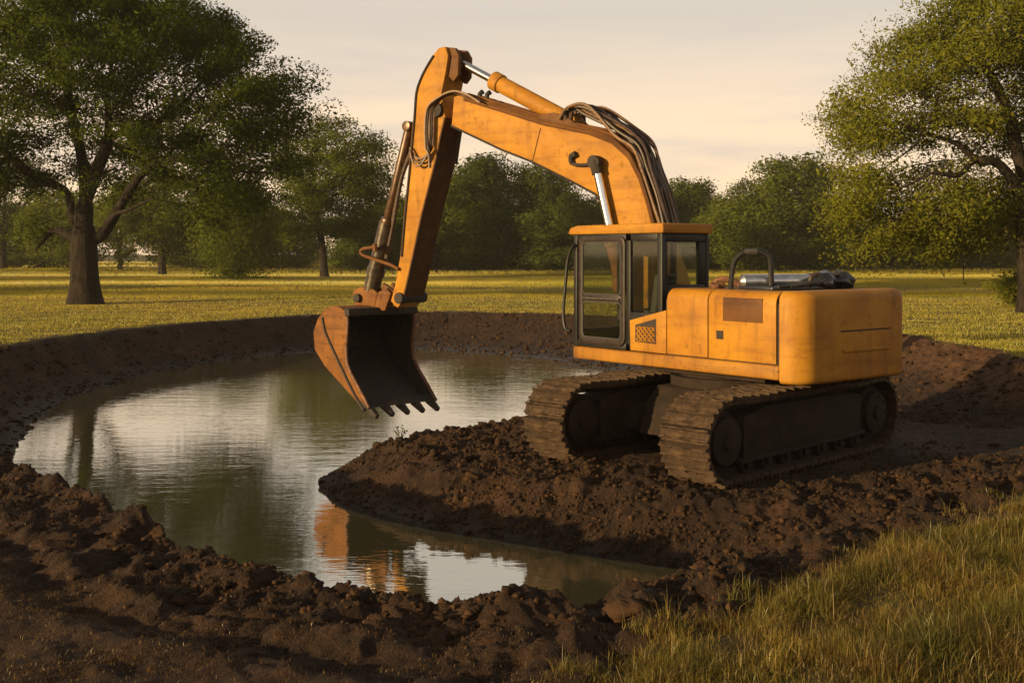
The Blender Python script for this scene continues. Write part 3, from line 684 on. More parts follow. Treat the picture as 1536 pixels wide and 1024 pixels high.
# bucket cylinder on the outside of the arm, at mid width
def bm_(px, py): return BOOM.at(px, py, -.05)
b0 = bm_(615, 190); b1 = bm_(557, 436)
A = bo(b0[0], -.05, b0[1]); B = bo(b1[0], -.05, b1[1])
mb = MB(); mb.cyl(A, A.lerp(B, .57), .10, 20); mb.cyl(A.lerp(B, .555), A.lerp(B, .59), .145, 20)
wv3 = Vector((BOOM.wd[0], BOOM.wd[1], 0)); mb.cyl(A-wv3*.13, A+wv3*.13, .10, 18)
bc = mb.build('bucket_cylinder', M['cylbrown'], exc, .006)
mb = MB(); mb.cyl(A.lerp(B, .58), B, .165, 20); mb.cyl(A.lerp(B, .86), A.lerp(B, .90), .185, 20); mb.build('cylinder_barrel', M['cylsteel'], bc)
mb = MB(); off2 = bo(.12, 0, 0)-bo(0, 0, 0)
mb.tube(spline([A-off2*.9+Vector((0, 0, -.4)), A.lerp(B, .3)-off2*.75, A.lerp(B, .6)-off2*1.3, A.lerp(B, .8)-off2*1.6], 5), .05, 8); mb.build('supply_hose', M['hose'], bc)
mb = MB(); q = [BOOM.at(*p, -.34) for p in ((598, 404), (585, 397), (562, 389), (545, 383), (541, 377), (546, 373), (560, 371))]
mb.tube(spline([bo(l, -.34, z) for l, z in q], 6), .035, 8)
mb.tube([bo(*(lambda s: (s[0], -.34, s[1]))(BOOM.at(562, 366, -.34))), bo(*(lambda s: (s[0], -.34, s[1]))(BOOM.at(563, 378, -.34)))], .05, 8)
mb.build('guard_rail', M['paint_dirty'], exc)
# linkage plates above the bucket
for pts_, nm, w_, mt in (([(529, 436), (540, 430), (560, 434), (566, 440), (560, 466), (532, 462)], 'linkage_plate', .20, 'paint_bucket'), ([(567, 438), (579, 432), (586, 440), (577, 466), (560, 466)], 'linkage_plate', .26, 'paint_bucket'), ([(573, 424), (590, 436), (590, 452), (572, 436)], 'linkage_arm', .18, 'paint_dirty')):
    q = [BOOM.at(*p, -w_) for p in pts_]; mb = MB(); mb.prism(q, -w_, -w_+.09, bo); mb.prism(q, w_-.09, w_, bo); mb.build(nm, M[mt], exc, .012)
q0 = BOOM.at(535, 447, -.26); mb = MB(); mb.cyl(bo(q0[0], -.28, q0[1]), bo(q0[0], .28, q0[1]), .085, 16); mb.build('linkage_pin', M['inside'], exc, .01); mb = MB(); q0 = BOOM.at(600, 447, -.3); mb.cyl(bo(q0[0], -.36, q0[1]), bo(q0[0], .42, q0[1]), .11, 16); mb.build('linkage_pin', M['inside'], exc, .01)
# bucket: shell, side plates, cutting edge, teeth
tipc = BOOM.P(BOOM.at(540, 460, 0)[0], 0, 0)
BK = Plane((tipc.x-.73*.84, tipc.y-.69*.84), (-.69, .73)); BKW = 1.68
bk = BK.P
prof_px = [(508, 460), (497, 459), (487, 464), (477, 477), (470, 497), (472, 524), (487, 549), (515, 580), (543, 612)]
lip_px = [(552, 612), (541, 590), (526, 562), (519, 545), (517.5, 524), (519, 500), (520, 480), (517, 466)]
prof = [BK.at(*p) for p in prof_px]; lip = [BK.at(*p) for p in lip_px]
side_o = prof+lip
mb = MB(); th = .05
mb.prism(side_o, 0, th, bk); mb.prism(side_o, BKW-th, BKW, bk)
# curved shell following the profile from upper lip round to the cutting edge
shell = [lip[-1]]+prof
cxm = sum(p[0] for p in side_o)/len(side_o); czm = sum(p[1] for p in side_o)/len(side_o)
def inset(p, d=.05):
    v = Vector((cxm-p[0], czm-p[1])); v.normalize(); return (p[0]+v.x*d, p[1]+v.y*d)
ring = shell+[inset(p) for p in shell[::-1]]
mb.prism(ring, th, BKW-th, bk)
bucket = mb.build('bucket', M['paint_bucket'], exc, .008, 2, 30)
inn = [inset(p, .056) for p in shell]
mb = MB(); mb.prism(inn+[inset(p, .07) for p in shell[::-1]], th+.003, BKW-th-.003, bk); mb.build('bucket_liner', M['inside'], bucket)
mb = MB()
for w in (th+.003, BKW-th-.018): mb.prism([inset(p, .03) for p in side_o], w, w+.015, bk)
mb.build('inner_cheek', M['inside'], bucket)
# top beam across the mouth
tl = lip[-1]; tl2 = lip[-2]
mb = MB(); mb.prism([(tl[0]+.03, tl[1]+.06), (tl[0]-.14, tl[1]+.04), (tl[0]-.16, tl[1]-.10), (tl[0]-.02, tl[1]-.12)], -.01, BKW+.01, bk); mb.build('mouth_beam', M['inside'], bucket, .02)
# rib on the near cheek
mb = MB(); rb = [BK.at(*p, -.01) for p in ((484, 476), (488, 497), (500, 525), (514, 555), (530, 588), (546, 616))]
mb.tube(spline([bk(l, -.012, z) for l, z in rb], 5), .030, 6); mb.build('cheek_rib', M['inside'], bucket)
# side cutter strip along the lip
mb = MB(); mb.tube([bk(l, th/2, z) for l, z in lip], .035, 6); mb.tube([bk(l, BKW-th/2, z) for l, z in lip], .035, 6); mb.build('lip_edge', M['rust'], bucket)
e0 = prof[-1]; e1 = lip[0]; d = Vector((e0[0]-prof[-2][0], e0[1]-prof[-2][1])).normalized()
mb = MB(); mb.prism([(e0[0], e0[1]), (e1[0], e1[1]), (e1[0]-d.x*.22, e1[1]-d.y*.22), (e0[0]-d.x*.22, e0[1]-d.y*.22)], -.005, BKW+.005, bk); mb.build('cutting_edge', M['inside'], bucket, .01)
mid = Vector(((e0[0]+e1[0])/2, (e0[1]+e1[1])/2)); nrm = Vector((-d.y, d.x))
for k in range(5):
    w = .03+(BKW-.20)*k/4
    mb = MB(); a = mid-d*.05; tpt = mid+d*.30
    v = [bk(a.x+nrm.x*.07, w, a.y+nrm.y*.07), bk(a.x-nrm.x*.07, w, a.y-nrm.y*.07), bk(a.x-nrm.x*.07, w+.13, a.y-nrm.y*.07), bk(a.x+nrm.x*.07, w+.13, a.y+nrm.y*.07)]
    v += [bk(tpt.x+nrm.x*.042, w+.025, tpt.y+nrm.y*.042), bk(tpt.x-nrm.x*.042, w+.025, tpt.y-nrm.y*.042), bk(tpt.x-nrm.x*.042, w+.105, tpt.y-nrm.y*.042), bk(tpt.x+nrm.x*.042, w+.105, tpt.y+nrm.y*.042)]
    mb.add(v, [(0, 1, 2, 3), (4, 7, 6, 5), (0, 4, 5, 1), (1, 5, 6, 2), (2, 6, 7, 3), (3, 7, 4, 0)]); mb.build('tooth', M['inside'], bucket, .012)
# hoses over the boom
random.seed(3)
bk_ = [Vector(p) for p in (bn(884, 193), bn(920, 207), bn(944, 229), bn(960, 260), bn(972, 298), bn(984, 345))]
for k in range(16):
    w = -.31+.62*k/15; j = random.uniform; o1 = .05+.13*((k*7) % 5)/4
    pth = [Vector(bn(842+j(-8, 8), 178+j(-4, 5))), Vector(bn(852+j(-6, 8), 160+j(-6, 5)))]
    pth.append(Vector(bn(880+j(-10, 8), 163+j(-5, 12))))
    for q in range(1, 6):
        tg = (bk_[min(q+1, 5)]-bk_[q-1]).normalized(); nn = Vector((-tg.y, tg.x))
        if nn.y < 0 and q < 3: nn = -nn
        if q >= 3 and nn.x > 0: nn = -nn
        pth.append(bk_[q]+nn*(o1*(1.25 if q < 3 else .9)+j(-.02, .05)))
    mb = MB(); mb.tube(spline([bo(p[0], w+j(-.03, .03), p[1]) for p in pth], 6), .024 if k % 3 else .030, 7); mb.build('hose', M['hose'] if k % 4 else M['hosepale'], boom)
for k in range(5):                            # hoses looping from the boom tip down the arm
    w = -HB-.05-.03*k; dx = 3*k
    pth = [(720, 150+k), (700, 146-k), (684-dx*.4, 141-k), (664-dx*.6, 147), (652-dx, 166), (650-dx, 200+4*k), (648-dx*1.2, 222+5*k), (636-dx, 236+6*k), (624-dx*.5, 236+5*k), (615, 222+3*k)]
    if k > 2: pth = pth[:6]+[(650-dx*.6, 232), (648-dx*.3, 252)]
    mb = MB(); mb.tube(spline([bo(*(lambda s: (s[0], w, s[1]))(BOOM.at(px, py, w))) for px, py in pth], 6), .022, 7); mb.build('hose', M['hose'] if k % 2 else M['hosepale'], arm)
mb = MB(); pth = [(692, 196), (689, 215), (686, 236), (685, 246)]
mb.tube(spline([bo(*(lambda s: (s[0], .2, s[1]))(BOOM.at(px, py, .2))) for px, py in pth], 4), .025, 6); mb.build('hose', M['hose'], arm)

# --- undercarriage
U = Vector((.714, .700, 0)); V = Vector((-.700, .714, 0)); UC = Vector((3.08, 16.98, 0))
def uc(u, v, z): return UC+U*u+V*v+Vector((0, 0, PAD+z))
RT, AX, GA, SW = .50, 1.95, 1.24, .76
mb = MB(); mb.prism([(-1.0, .34), (1.0, .34), (.8, .80), (.55, 1.02), (-.55, 1.02), (-.8, .80)], -.72, .72, lambda u, v, z: uc(u, v, z))
for s in (-1, 1):
    for uu in (-.75, .75):
        mb.prism([(uu-.28, .40), (uu+.28, .40), (uu+.22, .74), (uu-.22, .74)], s*.7, s*1.0, lambda u, v, z: uc(u, v, z))
mb.build('carbody', M['undermud'], exc, .03, 2)
# shoe meshes: three mud variants shared by all shoes
def shoe_mesh(seed):
    rs = np.random.default_rng(seed); bm = bmesh.new(); pitch = .205
    prof_ = [(-pitch/2, 0), (-pitch/2+.012, .045), (-.085, .085), (-.06, .085), (-.05, .035), (.03, .03), (.04, .060), (.062, .060), (.072, .025), (pitch/2-.006, .02), (pitch/2-.006, -.02), (-pitch/2, -.02)]
    ns = 15; rows = []
    for i in range(ns):
        y = -SW/2+SW*i/(ns-1); row = []
        for k, (x, z) in enumerate(prof_):
            edge = 0 if 0 < i < ns-1 else 1
            dz = 0 if k > 8 else rs.normal(0, .007)-.03*max(0, rs.normal(-.9, .7)); dxx = rs.normal(0, .004)
            row.append(bm.verts.new((x+dxx, y+(rs.normal(0, .006) if edge else 0), z+dz)))
        rows.append(row)
    m_ = len(prof_)
    for i in range(ns-1):
        for k in range(m_):
            bm.faces.new((rows[i][k], rows[i][(k+1) % m_], rows[i+1][(k+1) % m_], rows[i+1][k]))
    bm.faces.new(rows[0][::-1]); bm.faces.new(rows[-1])
    bmesh.ops.recalc_face_normals(bm, faces=bm.faces)
    me = bpy.data.meshes.new('track_shoe'); bm.to_mesh(me); bm.free(); me.materials.append(M['trackmud'])
    me.polygons.foreach_set('use_smooth', [True]*len(me.polygons)); me.set_sharp_from_angle(angle=R(38)); return me
SM = [shoe_mesh(s) for s in range(5)]
def loop_pt(s):
    """point and tangent at arc length s round the track (u, z)"""
    Lt = 2*AX; La = math.pi*RT; tot = 2*Lt+2*La; s %= tot; zc = RT+.085
    if s < Lt: return (-AX+s, zc-RT), (1, 0)
    s -= Lt
    if s < La: a = -math.pi/2+s/RT; return (AX+RT*math.cos(a), zc+RT*math.sin(a)), (-math.sin(a), math.cos(a))
    s -= La
    if s < Lt:
        sag = -.02*math.sin(math.pi*s/Lt*3)**2
        return (AX-s, zc+RT+sag), (-1, 0)
    s -= Lt; a = math.pi/2+s/RT; return (-AX+RT*math.cos(a), zc+RT*math.sin(a)), (-math.sin(a), math.cos(a))
TOT = 4*AX+2*math.pi*RT; NS = round(TOT/.207)
sumb = MB()
for side_ in (-1, 1):
    vo = side_*GA; sgn = side_
    mb = MB(); K = 120                                                # link chain inside the shoes
    ring_o = []; 
    for i in range(K):
        (u, z), (tu, tz) = loop_pt(TOT*i/K); nn = (tz, -tu)
        ring_o.append(((u-nn[0]*.02, z-nn[1]*.02), (u-nn[0]*.11, z-nn[1]*.11)))
    for wa, wb in ((vo-.13, vo-.05), (vo+.05, vo+.13)):
        v = []; f = []
        for (o_, i_) in ring_o: v += [uc(o_[0], wa, o_[1]), uc(i_[0], wa, i_[1]), uc(i_[0], wb, i_[1]), uc(o_[0], wb, o_[1])]
        for i in range(K):
            a = 4*i; b_ = 4*((i+1) % K)
            for k in range(4): f.append((a+k, a+(k+1) % 4, b_+(k+1) % 4, b_+k))
        mb.add(v, f)
    trk = mb.build('crawler_track', M['undermud'], exc)
    zc = RT+.085
    for uu, nm, rr_ in ((-AX, 'idler_wheel', RT-.11), (AX, 'sprocket', RT-.11)):
        mb = MB(); mb.cyl(uc(uu, vo-.20, zc), uc(uu, vo+.20, zc), rr_, 32); mb.cyl(uc(uu, vo-.30, zc), uc(uu, vo+.30, zc), rr_*.80, 28)
        mb.cyl(uc(uu, vo-.35, zc), uc(uu, vo+.35, zc), rr_*.30, 16)
        if nm == 'sprocket':
            for k in range(10):
                a = k*math.pi/5; mb.cyl(uc(uu+.24*math.cos(a), vo-.32, zc+.24*math.sin(a)), uc(uu+.24*math.cos(a), vo+.32, zc+.24*math.sin(a)), .028, 8)
        mb.build(nm, M['undermud'], trk, .012)
    mb = MB()
    mb.prism([(-AX+.42, .30), (AX-.40, .34), (AX-.40, .90), (.9, .955), (-1.0, .955), (-AX+.42, .86)], vo-.26, vo+.26, lambda u, v, z: uc(u, v, z))
    mb.prism([(-AX+.30, .26), (AX-.35, .30), (AX-.35, .36), (-AX+.30, .32)], vo-.31, vo+.31, lambda u, v, z: uc(u, v, z))
    mb.build('track_frame', M['undermud'], trk, .02)
    for k in range(7):
        uu = -AX+.55+k*(2*AX-1.05)/6; mb = MB(); mb.cyl(uc(uu, vo-.22, .22), uc(uu, vo+.22, .22), .13, 18); mb.cyl(uc(uu, vo-.27, .22), uc(uu, vo+.27, .22), .06, 12); mb.build('track_roller', M['undermud'], trk, .01)
    for uu in (-.7, .7):
        mb = MB(); mb.cyl(uc(uu, vo-.18, .90), uc(uu, vo+.18, .90), .085, 14); mb.build('carrier_roller', M['undermud'], trk)
    tl0 = parent_origin(trk)
    for i in range(NS):
        (u, z), (tu, tz) = loop_pt(TOT*i/NS+.07*side_)
        T = (U*tu+Vector((0, 0, tz))).normalized(); O = (U*tz-Vector((0, 0, tu))).normalized()  # outward normal
        Yv = O.cross(T)
        ob = bpy.data.objects.new('track_shoe', random.choice(SM)); C.objects.link(ob); ob.parent = trk
        mat = Matrix((T, Yv, O)).transposed().to_4x4()
        mat.translation = uc(u, vo, z)-tl0; ob.matrix_local = mat

# ------------------------------------------------------------------ soil clods (uncountable)
def ico(sub):
    bm = bmesh.new(); bmesh.ops.create_icosphere(bm, subdivisions=sub, radius=1)
    v = np.array([p.co[:] for p in bm.verts]); f = np.array([[q.index for q in p.verts] for p in bm.faces]); bm.free(); return v, f
def scatter_lumps(name, P, rad, sub, mat, seed, sink=.35):
    rs = np.random.default_rng(seed); bv, bf = ico(sub); K = 10; var = []
    for k in range(K):
        ph = rs.uniform(0, 6.28, 6); d = 1+.30*np.sin(3.1*bv[:, 0]+ph[0])*np.sin(2.7*bv[:, 1]+ph[1])+.22*np.sin(5.3*bv[:, 2]+4*bv[:, 0]+ph[2])+.14*np.sin(9*bv[:, 1]+7*bv[:, 0]+ph[3])*np.sin(8*bv[:, 2]+ph[4])+rs.normal(0, .11, len(bv))
        var.append(bv*d[:, None])
    n = len(P); nv = len(bv); out = np.empty((n, nv, 3)); th = rs.uniform(0, 6.28, n); kk = rs.integers(0, K, n)
    sc3 = rs.uniform(.6, 1.45, (n, 3))*rad[:, None]; sc3[:, 2] *= .75
    b3 = np.stack(var)[kk]*sc3[:, None, :]
    c, s = np.cos(th)[:, None], np.sin(th)[:, None]
    out[:, :, 0] = b3[:, :, 0]*c-b3[:, :, 1]*s+P[:, 0:1]; out[:, :, 1] = b3[:, :, 0]*s+b3[:, :, 1]*c+P[:, 1:2]
    out[:, :, 2] = b3[:, :, 2]+P[:, 2:3]+rad[:, None]*(.5-sink)
    tr_ = (bf[None]+(np.arange(n)*nv)[:, None, None]).reshape(-1, 3)
    return npmesh(name, out.reshape(-1, 3), None, tr_, mat, False)
m, t, b = newmat('loose_soil'); M['clod'] = m
g = N(t, 'ShaderNodeNewGeometry'); pos = g.outputs['Position']; rnd = g.outputs['Random Per Island']
n2 = noise(t, pos, 14, 6, .65)
c = ramp(t, [(.0, (.011, .0065, .004)), (.5, (.027, .014, .007)), (.85, (.052, .026, .012)), (1., (.080, .041, .019))], rnd).outputs[0]
c = mixc(t, .45, c, ramp(t, [(.35, (.010, .006, .0035)), (.7, (.075, .038, .018))], n2).outputs[0])
t.links.new(c, b.inputs['Base Color']); b.inputs['Roughness'].default_value = .95; b.inputs['Specular IOR Level'].default_value = .15
bump(t, b, n2, .8, .03)
def sample(n, x0, x1, y0, y1, keep, rs):
    X = rs.uniform(x0, x1, n); Y = rs.uniform(y0, y1, n); k = keep(X, Y, rs); return X[k], Y[k]
def keep_near(X, Y, rs):
    dr, inr = polydist(X, Y, rim); dw, inw = polydist(X, Y, wline); dp, inp = polydist(X, Y, padp); z = gz_at(X, Y)
    p = np.where(inr, 1.0, np.exp(-(dr/.55)**2))*(soil_at(X, Y) > .5)*(z > WATER+.01)*(~inw)
    p = p*np.where(inp, .10+.9*np.exp(-(dp/.5)**2), 1)
    p = p*(.25+.75*sstep(-.1, .5, fbm(X*.9, Y*.9, 3, 123)+.25))
    return rs.uniform(size=X.shape) < p
rs = np.random.default_rng(5)
X, Y = sample(110000, -9, 8, 7.2, 21, keep_near, rs); r = np.clip(.015*np.exp(rs.normal(0, .45, len(X))), .008, .042)
tag(scatter_lumps('soil_clods', np.stack([X, Y, gz_at(X, Y)], -1), r, 1, M['clod'], 3), kind='stuff')
k = rs.permutation(len(X))[:450]
rb_ = np.clip(.042*np.exp(rs.normal(0, .35, len(k))), .03, .11)
tag(scatter_lumps('soil_lumps', np.stack([X[k], Y[k], gz_at(X[k], Y[k])], -1), rb_, 3, M['clod'], 9, .45), kind='stuff')
def keep_far(X, Y, rs):
    dr, inr = polydist(X, Y, rim); z = gz_at(X, Y); dp, inp = polydist(X, Y, padp)
    return inr & (z > WATER) & (soil_at(X, Y) > .5) & ~(inp & (dp > .4))
X, Y = sample(16000, -14, 14, 19, 48, keep_far, rs); r = np.clip(.035*np.exp(rs.normal(0, .5, len(X))), .02, .11)
tag(scatter_lumps('bank_clods', np.stack([X, Y, gz_at(X, Y)], -1), r, 1, M['clod'], 4), kind='stuff')
# ------------------------------------------------------------------ grass
def blades(name, X, Y, Z, h, w, mat, seed, lean=.35, kind='stuff'):
    rs = np.random.default_rng(seed); n = len(X); yaw = rs.uniform(0, 6.28, n); la = rs.uniform(0, 6.28, n); ll = np.abs(rs.normal(0, lean, n))
    ax = np.cos(yaw)*w/2; ay = np.sin(yaw)*w/2; lx = np.cos(la)*ll*h; ly = np.sin(la)*ll*h
    V_ = np.empty((n, 5, 3))
    V_[:, 0] = np.stack([X-ax, Y-ay, Z-.02], -1); V_[:, 1] = np.stack([X+ax, Y+ay, Z-.02], -1)
    V_[:, 2] = np.stack([X+ax*.75+lx*.35, Y+ay*.75+ly*.35, Z+h*.55], -1); V_[:, 3] = np.stack([X-ax*.75+lx*.35, Y-ay*.75+ly*.35, Z+h*.55], -1)
    V_[:, 4] = np.stack([X+lx, Y+ly, Z+h*np.maximum(.15, 1-.25*ll)], -1)
    o = np.arange(n)*5
    return tag(npmesh(name, V_.reshape(-1, 3), np.stack([o, o+1, o+2, o+3], -1), np.stack([o+3, o+2, o+4], -1), mat), kind=kind)
rs = np.random.default_rng(21)
# verge in the right foreground
X = rs.uniform(-1.2, 10, 1000000); Y = 4.2+10.5*rs.uniform(size=len(X))
dsv, insv = polydist(X, Y, soilp); dsv = np.where(insv, -dsv, dsv)
k = (np.abs(X) < .52*Y+2.4) & (dsv > -.45)
X, Y, dsv = X[k], Y[k], dsv[k]
pt = fbm(X*1.1, Y*1.1, 3, 301); p2 = fbm(X*2.7, Y*2.7, 3, 201)
den = sstep(-.22, .5, dsv+.35*p2)*(.30+.70*sstep(-.35, .25, pt+.5*p2)); k = rs.uniform(size=len(X)) < den
X, Y, pt, dsv = X[k], Y[k], pt[k], dsv[k]
h = np.clip((.055+.065*pt+.03*sstep(.3, 2, dsv))*np.exp(rs.normal(0, .42, len(X)))+.02, .018, .26)
blades('verge_grass', X, Y, gz_at(X, Y), h, rs.uniform(.0022, .0060, len(X)), M['grass_near'], 1, 1.0)
k = rs.uniform(size=len(X)) < .006
blades('verge_seed_stems', X[k], Y[k], gz_at(X[k], Y[k]), rs.uniform(.12, .30, k.sum()), rs.uniform(.002, .004, k.sum()), M['grass_dry'], 6, .5)
# ragged grass along the soil edge and dry thatch over the trampled foreground
X = rs.uniform(-7, 3.5, 260000); Y = rs.uniform(5, 13, len(X)); drr, inr_ = polydist(X, Y, rim)
k = (soil_at(X, Y) > .5) & (~inr_) & (rs.uniform(size=len(X)) < .22+.75*sstep(.2, .55, fbm(X*.7, Y*1.6, 3, 401)+.25)) & (drr > .35) & (np.abs(X) < .52*Y+.5)
X, Y = X[k], Y[k]
blades('dry_thatch', X, Y, gz_at(X, Y), rs.uniform(.010, .030, len(X)), rs.uniform(.0025, .006, len(X)), M['thatch'], 2, 2.6)
ctr = [(-3.3, 7.9, .3, 160), (-2.7, 6.8, .3, 160)]
Xl = np.concatenate([rs.normal(a, s, n) for a, b_, s, n in ctr]); Yl = np.concatenate([rs.normal(b_, s*.8, n) for a, b_, s, n in ctr])
blades('sparse_grass', Xl, Yl, gz_at(Xl, Yl), rs.uniform(.012, .04, len(Xl)), rs.uniform(.003, .006, len(Xl)), M['grass_near'], 4, 1.4)
# meadow
def meadow(name, n, y0, y1, h0, h1, w0, w1, seed, pw=1.0):
    rs = np.random.default_rng(seed); Y = y0+(y1-y0)*rs.uniform(size=n)**pw; X = rs.uniform(-1, 1, n)*(.52*Y+4)
    k = soil_at(X, Y) < .4; X, Y = X[k], Y[k]
    h = rs.uniform(h0, h1, len(X))*(.75+.5*sstep(-.4, .4, fbm(X*.25, Y*.25, 3, 7)))
    blades(name, X, Y, gz_at(X, Y), h, rs.uniform(w0, w1, len(X)), M['grass_field'], seed, .45)
meadow('meadow_grass', 380000, 15, 60, .035, .10, .008, .018, 31)
meadow('far_meadow_grass', 170000, 60, 130, .10, .20, .025, .05, 32)
meadow('distant_meadow_grass', 50000, 130, 300, .2, .4, .15, .3, 33)

# ------------------------------------------------------------------ trees
def colonize(attr, nodes, par, step, infl, kill, iters=160, trop=(0, 0, .05), rs=None):
    pos = [np.array(p, float) for p in nodes]; par = list(par)
    P = np.array(pos); A = np.array(attr); alive = np.ones(len(A), bool)
    D = np.linalg.norm(A[:, None]-P[None], axis=2); ni = D.argmin(1); nd = D.min(1); trop = np.array(trop)
    for it in range(iters):
        act = alive & (nd < infl)
        if not act.any(): break
        acc = {}
        dirs = A[act]-np.array(pos)[ni[act]]; dirs /= np.linalg.norm(dirs, axis=1)[:, None]+1e-9
        uq, inv = np.unique(ni[act], return_inverse=True); sm = np.zeros((len(uq), 3)); np.add.at(sm, inv, dirs)
        sm += rs.normal(0, .22, sm.shape); sm = sm/(np.linalg.norm(sm, axis=1)[:, None]+1e-9)+trop; sm /= np.linalg.norm(sm, axis=1)[:, None]+1e-9
        new = np.array(pos)[uq]+sm*step; base = len(pos)
        for p, q in zip(new, uq): pos.append(p); par.append(int(q))
        Dn = np.linalg.norm(A[:, None]-new[None], axis=2); j = Dn.argmin(1); dm = Dn.min(1); b_ = dm < nd
        ni = np.where(b_, base+j, ni); nd = np.where(b_, dm, nd); alive &= nd > kill
        if len(pos) > 9000: break
    return np.array(pos), np.array(par)
def make_tree(name, base, lobes, limbs, trunk, nattr, nleaf, leaf, lmat, rs, label, cat='tree', group='', step=.42, leafspread=(.45, .45, .26), rtrunk=.5, droop=0., infl=3.0, kill=.75, flat=1.0, hollow=.45, tipr=.012, npad=1200, pad=(.42, .42, .17), clear=()):
    """trunk/limbs: polylines in local metres; lobes: ellipsoids (x, y, z, rx, ry, rz) the crown fills"""
    nodes = []; par = []
    def addline(pts, p0):
        sp_ = spline(pts, 4); last = p0
        for p in sp_[(1 if p0 >= 0 else 0):]: nodes.append(np.array(p)); par.append(last); last = len(nodes)-1
        return last
    addline(trunk, -1); top_ = len(nodes)-1; ntk = len(nodes); rmin = {}
    for lb_ in limbs:
        p0 = min(range(len(nodes)), key=lambda i: np.linalg.norm(nodes[i]-np.array(lb_[0])))
        n0 = len(nodes); addline([tuple(nodes[p0])]+list(lb_[1:]), p0)
        for q in range(n0, len(nodes)): rmin[q] = rtrunk*(.50-.40*(q-n0)/(len(nodes)-n0))*(1 if p0 < ntk else .5)
    vol = np.array([l[3]*l[4]*l[5] for l in lobes])**(2/3); cnt = np.maximum(1, (nattr*vol/vol.sum()).astype(int)); A = []
    for l, c_ in zip(lobes, cnt):
        d = rs.normal(size=(c_, 3)); d /= np.linalg.norm(d, axis=1)[:, None]; r_ = (hollow**3+(1-hollow**3)*rs.uniform(size=c_))**(1/3)
        p = d*r_[:, None]*np.array(l[3:6])+np.array(l[:3])
        A.append(p)
    A = np.concatenate(A); A = A[A[:, 2] > .6]
    for (cx, cz, rx_, rz_, ym, pk) in clear:
        A = A[~((((A[:, 0]-cx)/rx_)**2+((A[:, 2]-cz)/rz_)**2 < 1) & (A[:, 1] < ym) & (rs.uniform(size=len(A)) > pk))]
    A[:, 2] += .35*fbm(A[:, 0]*.5, A[:, 1]*.5, 2, 3)
    pos, pr = colonize(A, nodes, par, step, infl, kill, 170, (0, 0, .03-droop*.25), rs)
    n = len(pos); w = np.zeros(n); ch = np.zeros(n, int)
    for i in range(n-1, -1, -1):
        if ch[i] == 0: w[i] = 1.0
        if pr[i] >= 0: w[pr[i]] += w[i]; ch[pr[i]] += 1
    ex = math.log(rtrunk/tipr)/math.log(max(w[0], 2)); rad = tipr*w**ex
    for q, v_ in rmin.items(): rad[q] = max(rad[q], v_)
    for q in range(ntk): rad[q] = max(rad[q], rtrunk*(1-.25*q/ntk))
    kids = [[] for _ in range(n)]
    for i in range(1, n):
        if pr[i] >= 0: kids[pr[i]].append(i)
    mb = MB(); stack = [(0, -1)]
    while stack:
        s_, pp = stack.pop(); path = [] if pp < 0 else [pos[pp]]; rr_ = [] if pp < 0 else [rad[s_]]
        i = s_
        while True:
            path.append(pos[i]); rr_.append(rad[i])
            if not kids[i]: break
            ks = sorted(kids[i], key=lambda q: -w[q]); stack += [(q, i) for q in ks[1:]]; i = ks[0]
        if len(path) > 1:
            mr = max(rr_)
            if s_ == 0:                                   # root flare
                for q in range(len(path)):
                    rr_[q] *= 1+.55*math.exp(-max(path[q][2], 0)/(.45+rtrunk*.5))
            mb.tube(path, rr_, 10 if mr > .18 else (6 if mr > .06 else 3), False)
    ob = empty(name, base); tag(ob, label, cat, group or None)
    tr_ = mb.build('trunk', M['bark'], ob, 0, 2, 80, origin=(0, 0, 0))
    # leaves on the thin wood
    cand = np.where(rad < tipr*3.2)[0]; cand = cand[pos[cand, 2] > 1.0]
    if len(cand) == 0: cand = np.arange(n)
    for (cx, cz, rx_, rz_, ym, pk) in clear:
        kq = ~((((pos[cand, 0]-cx)/rx_)**2+((pos[cand, 2]-cz)/rz_)**2 < 1) & (pos[cand, 1] < ym) & (rs.uniform(size=len(cand)) > pk)); cand = cand[kq]
    pads = pos[rs.choice(cand, npad)]+rs.normal(size=(npad, 3))*np.array(pad)*.5; psz = np.exp(rs.normal(0, .35, npad))
    per = rs.choice(npad, nleaf, p=psz**1.5/(psz**1.5).sum()); gs_ = rs.normal(size=(nleaf, 3)); gs_ *= (np.minimum(1, 1.9/(np.linalg.norm(gs_, axis=1)+1e-9)))[:, None]
    cs = pads[per]+gs_*np.array(pad)*psz[per][:, None]
    if droop > 0: cs[:, 2] -= np.abs(rs.exponential(droop, nleaf))
    cs[:, 2] = np.maximum(cs[:, 2], .25)
    L = leaf*np.exp(rs.normal(0, .3, nleaf)); d = rs.normal(size=(nleaf, 3)); d[:, 2] = d[:, 2]*.7-.3-droop; d /= np.linalg.norm(d, axis=1)[:, None]
    e = rs.normal(size=(nleaf, 3)); e -= (e*d).sum(1)[:, None]*d; e /= np.linalg.norm(e, axis=1)[:, None]
    Vv = np.empty((nleaf, 4, 3)); Vv[:, 0] = cs-d*L[:, None]*.5; Vv[:, 1] = cs+e*L[:, None]*.24; Vv[:, 2] = cs+d*L[:, None]*.5; Vv[:, 3] = cs-e*L[:, None]*.24
    crn = npmesh('crown', Vv.reshape(-1, 3), np.arange(nleaf*4).reshape(-1, 4), None, lmat, False, ob)
    cen = cs.mean(0); ext = np.abs(cs-cen).mean(0)*1.6+1e-6
    pn = gs_*.75+.75*(cs-cen)/ext+np.array([0, 0, .25]); pn /= np.linalg.norm(pn, axis=1)[:, None]+1e-9
    at_ = crn.data.attributes.new('pn', 'FLOAT_VECTOR', 'POINT'); at_.data.foreach_set('vector', np.repeat(pn, 4, 0).astype(np.float32).ravel())
    return ob
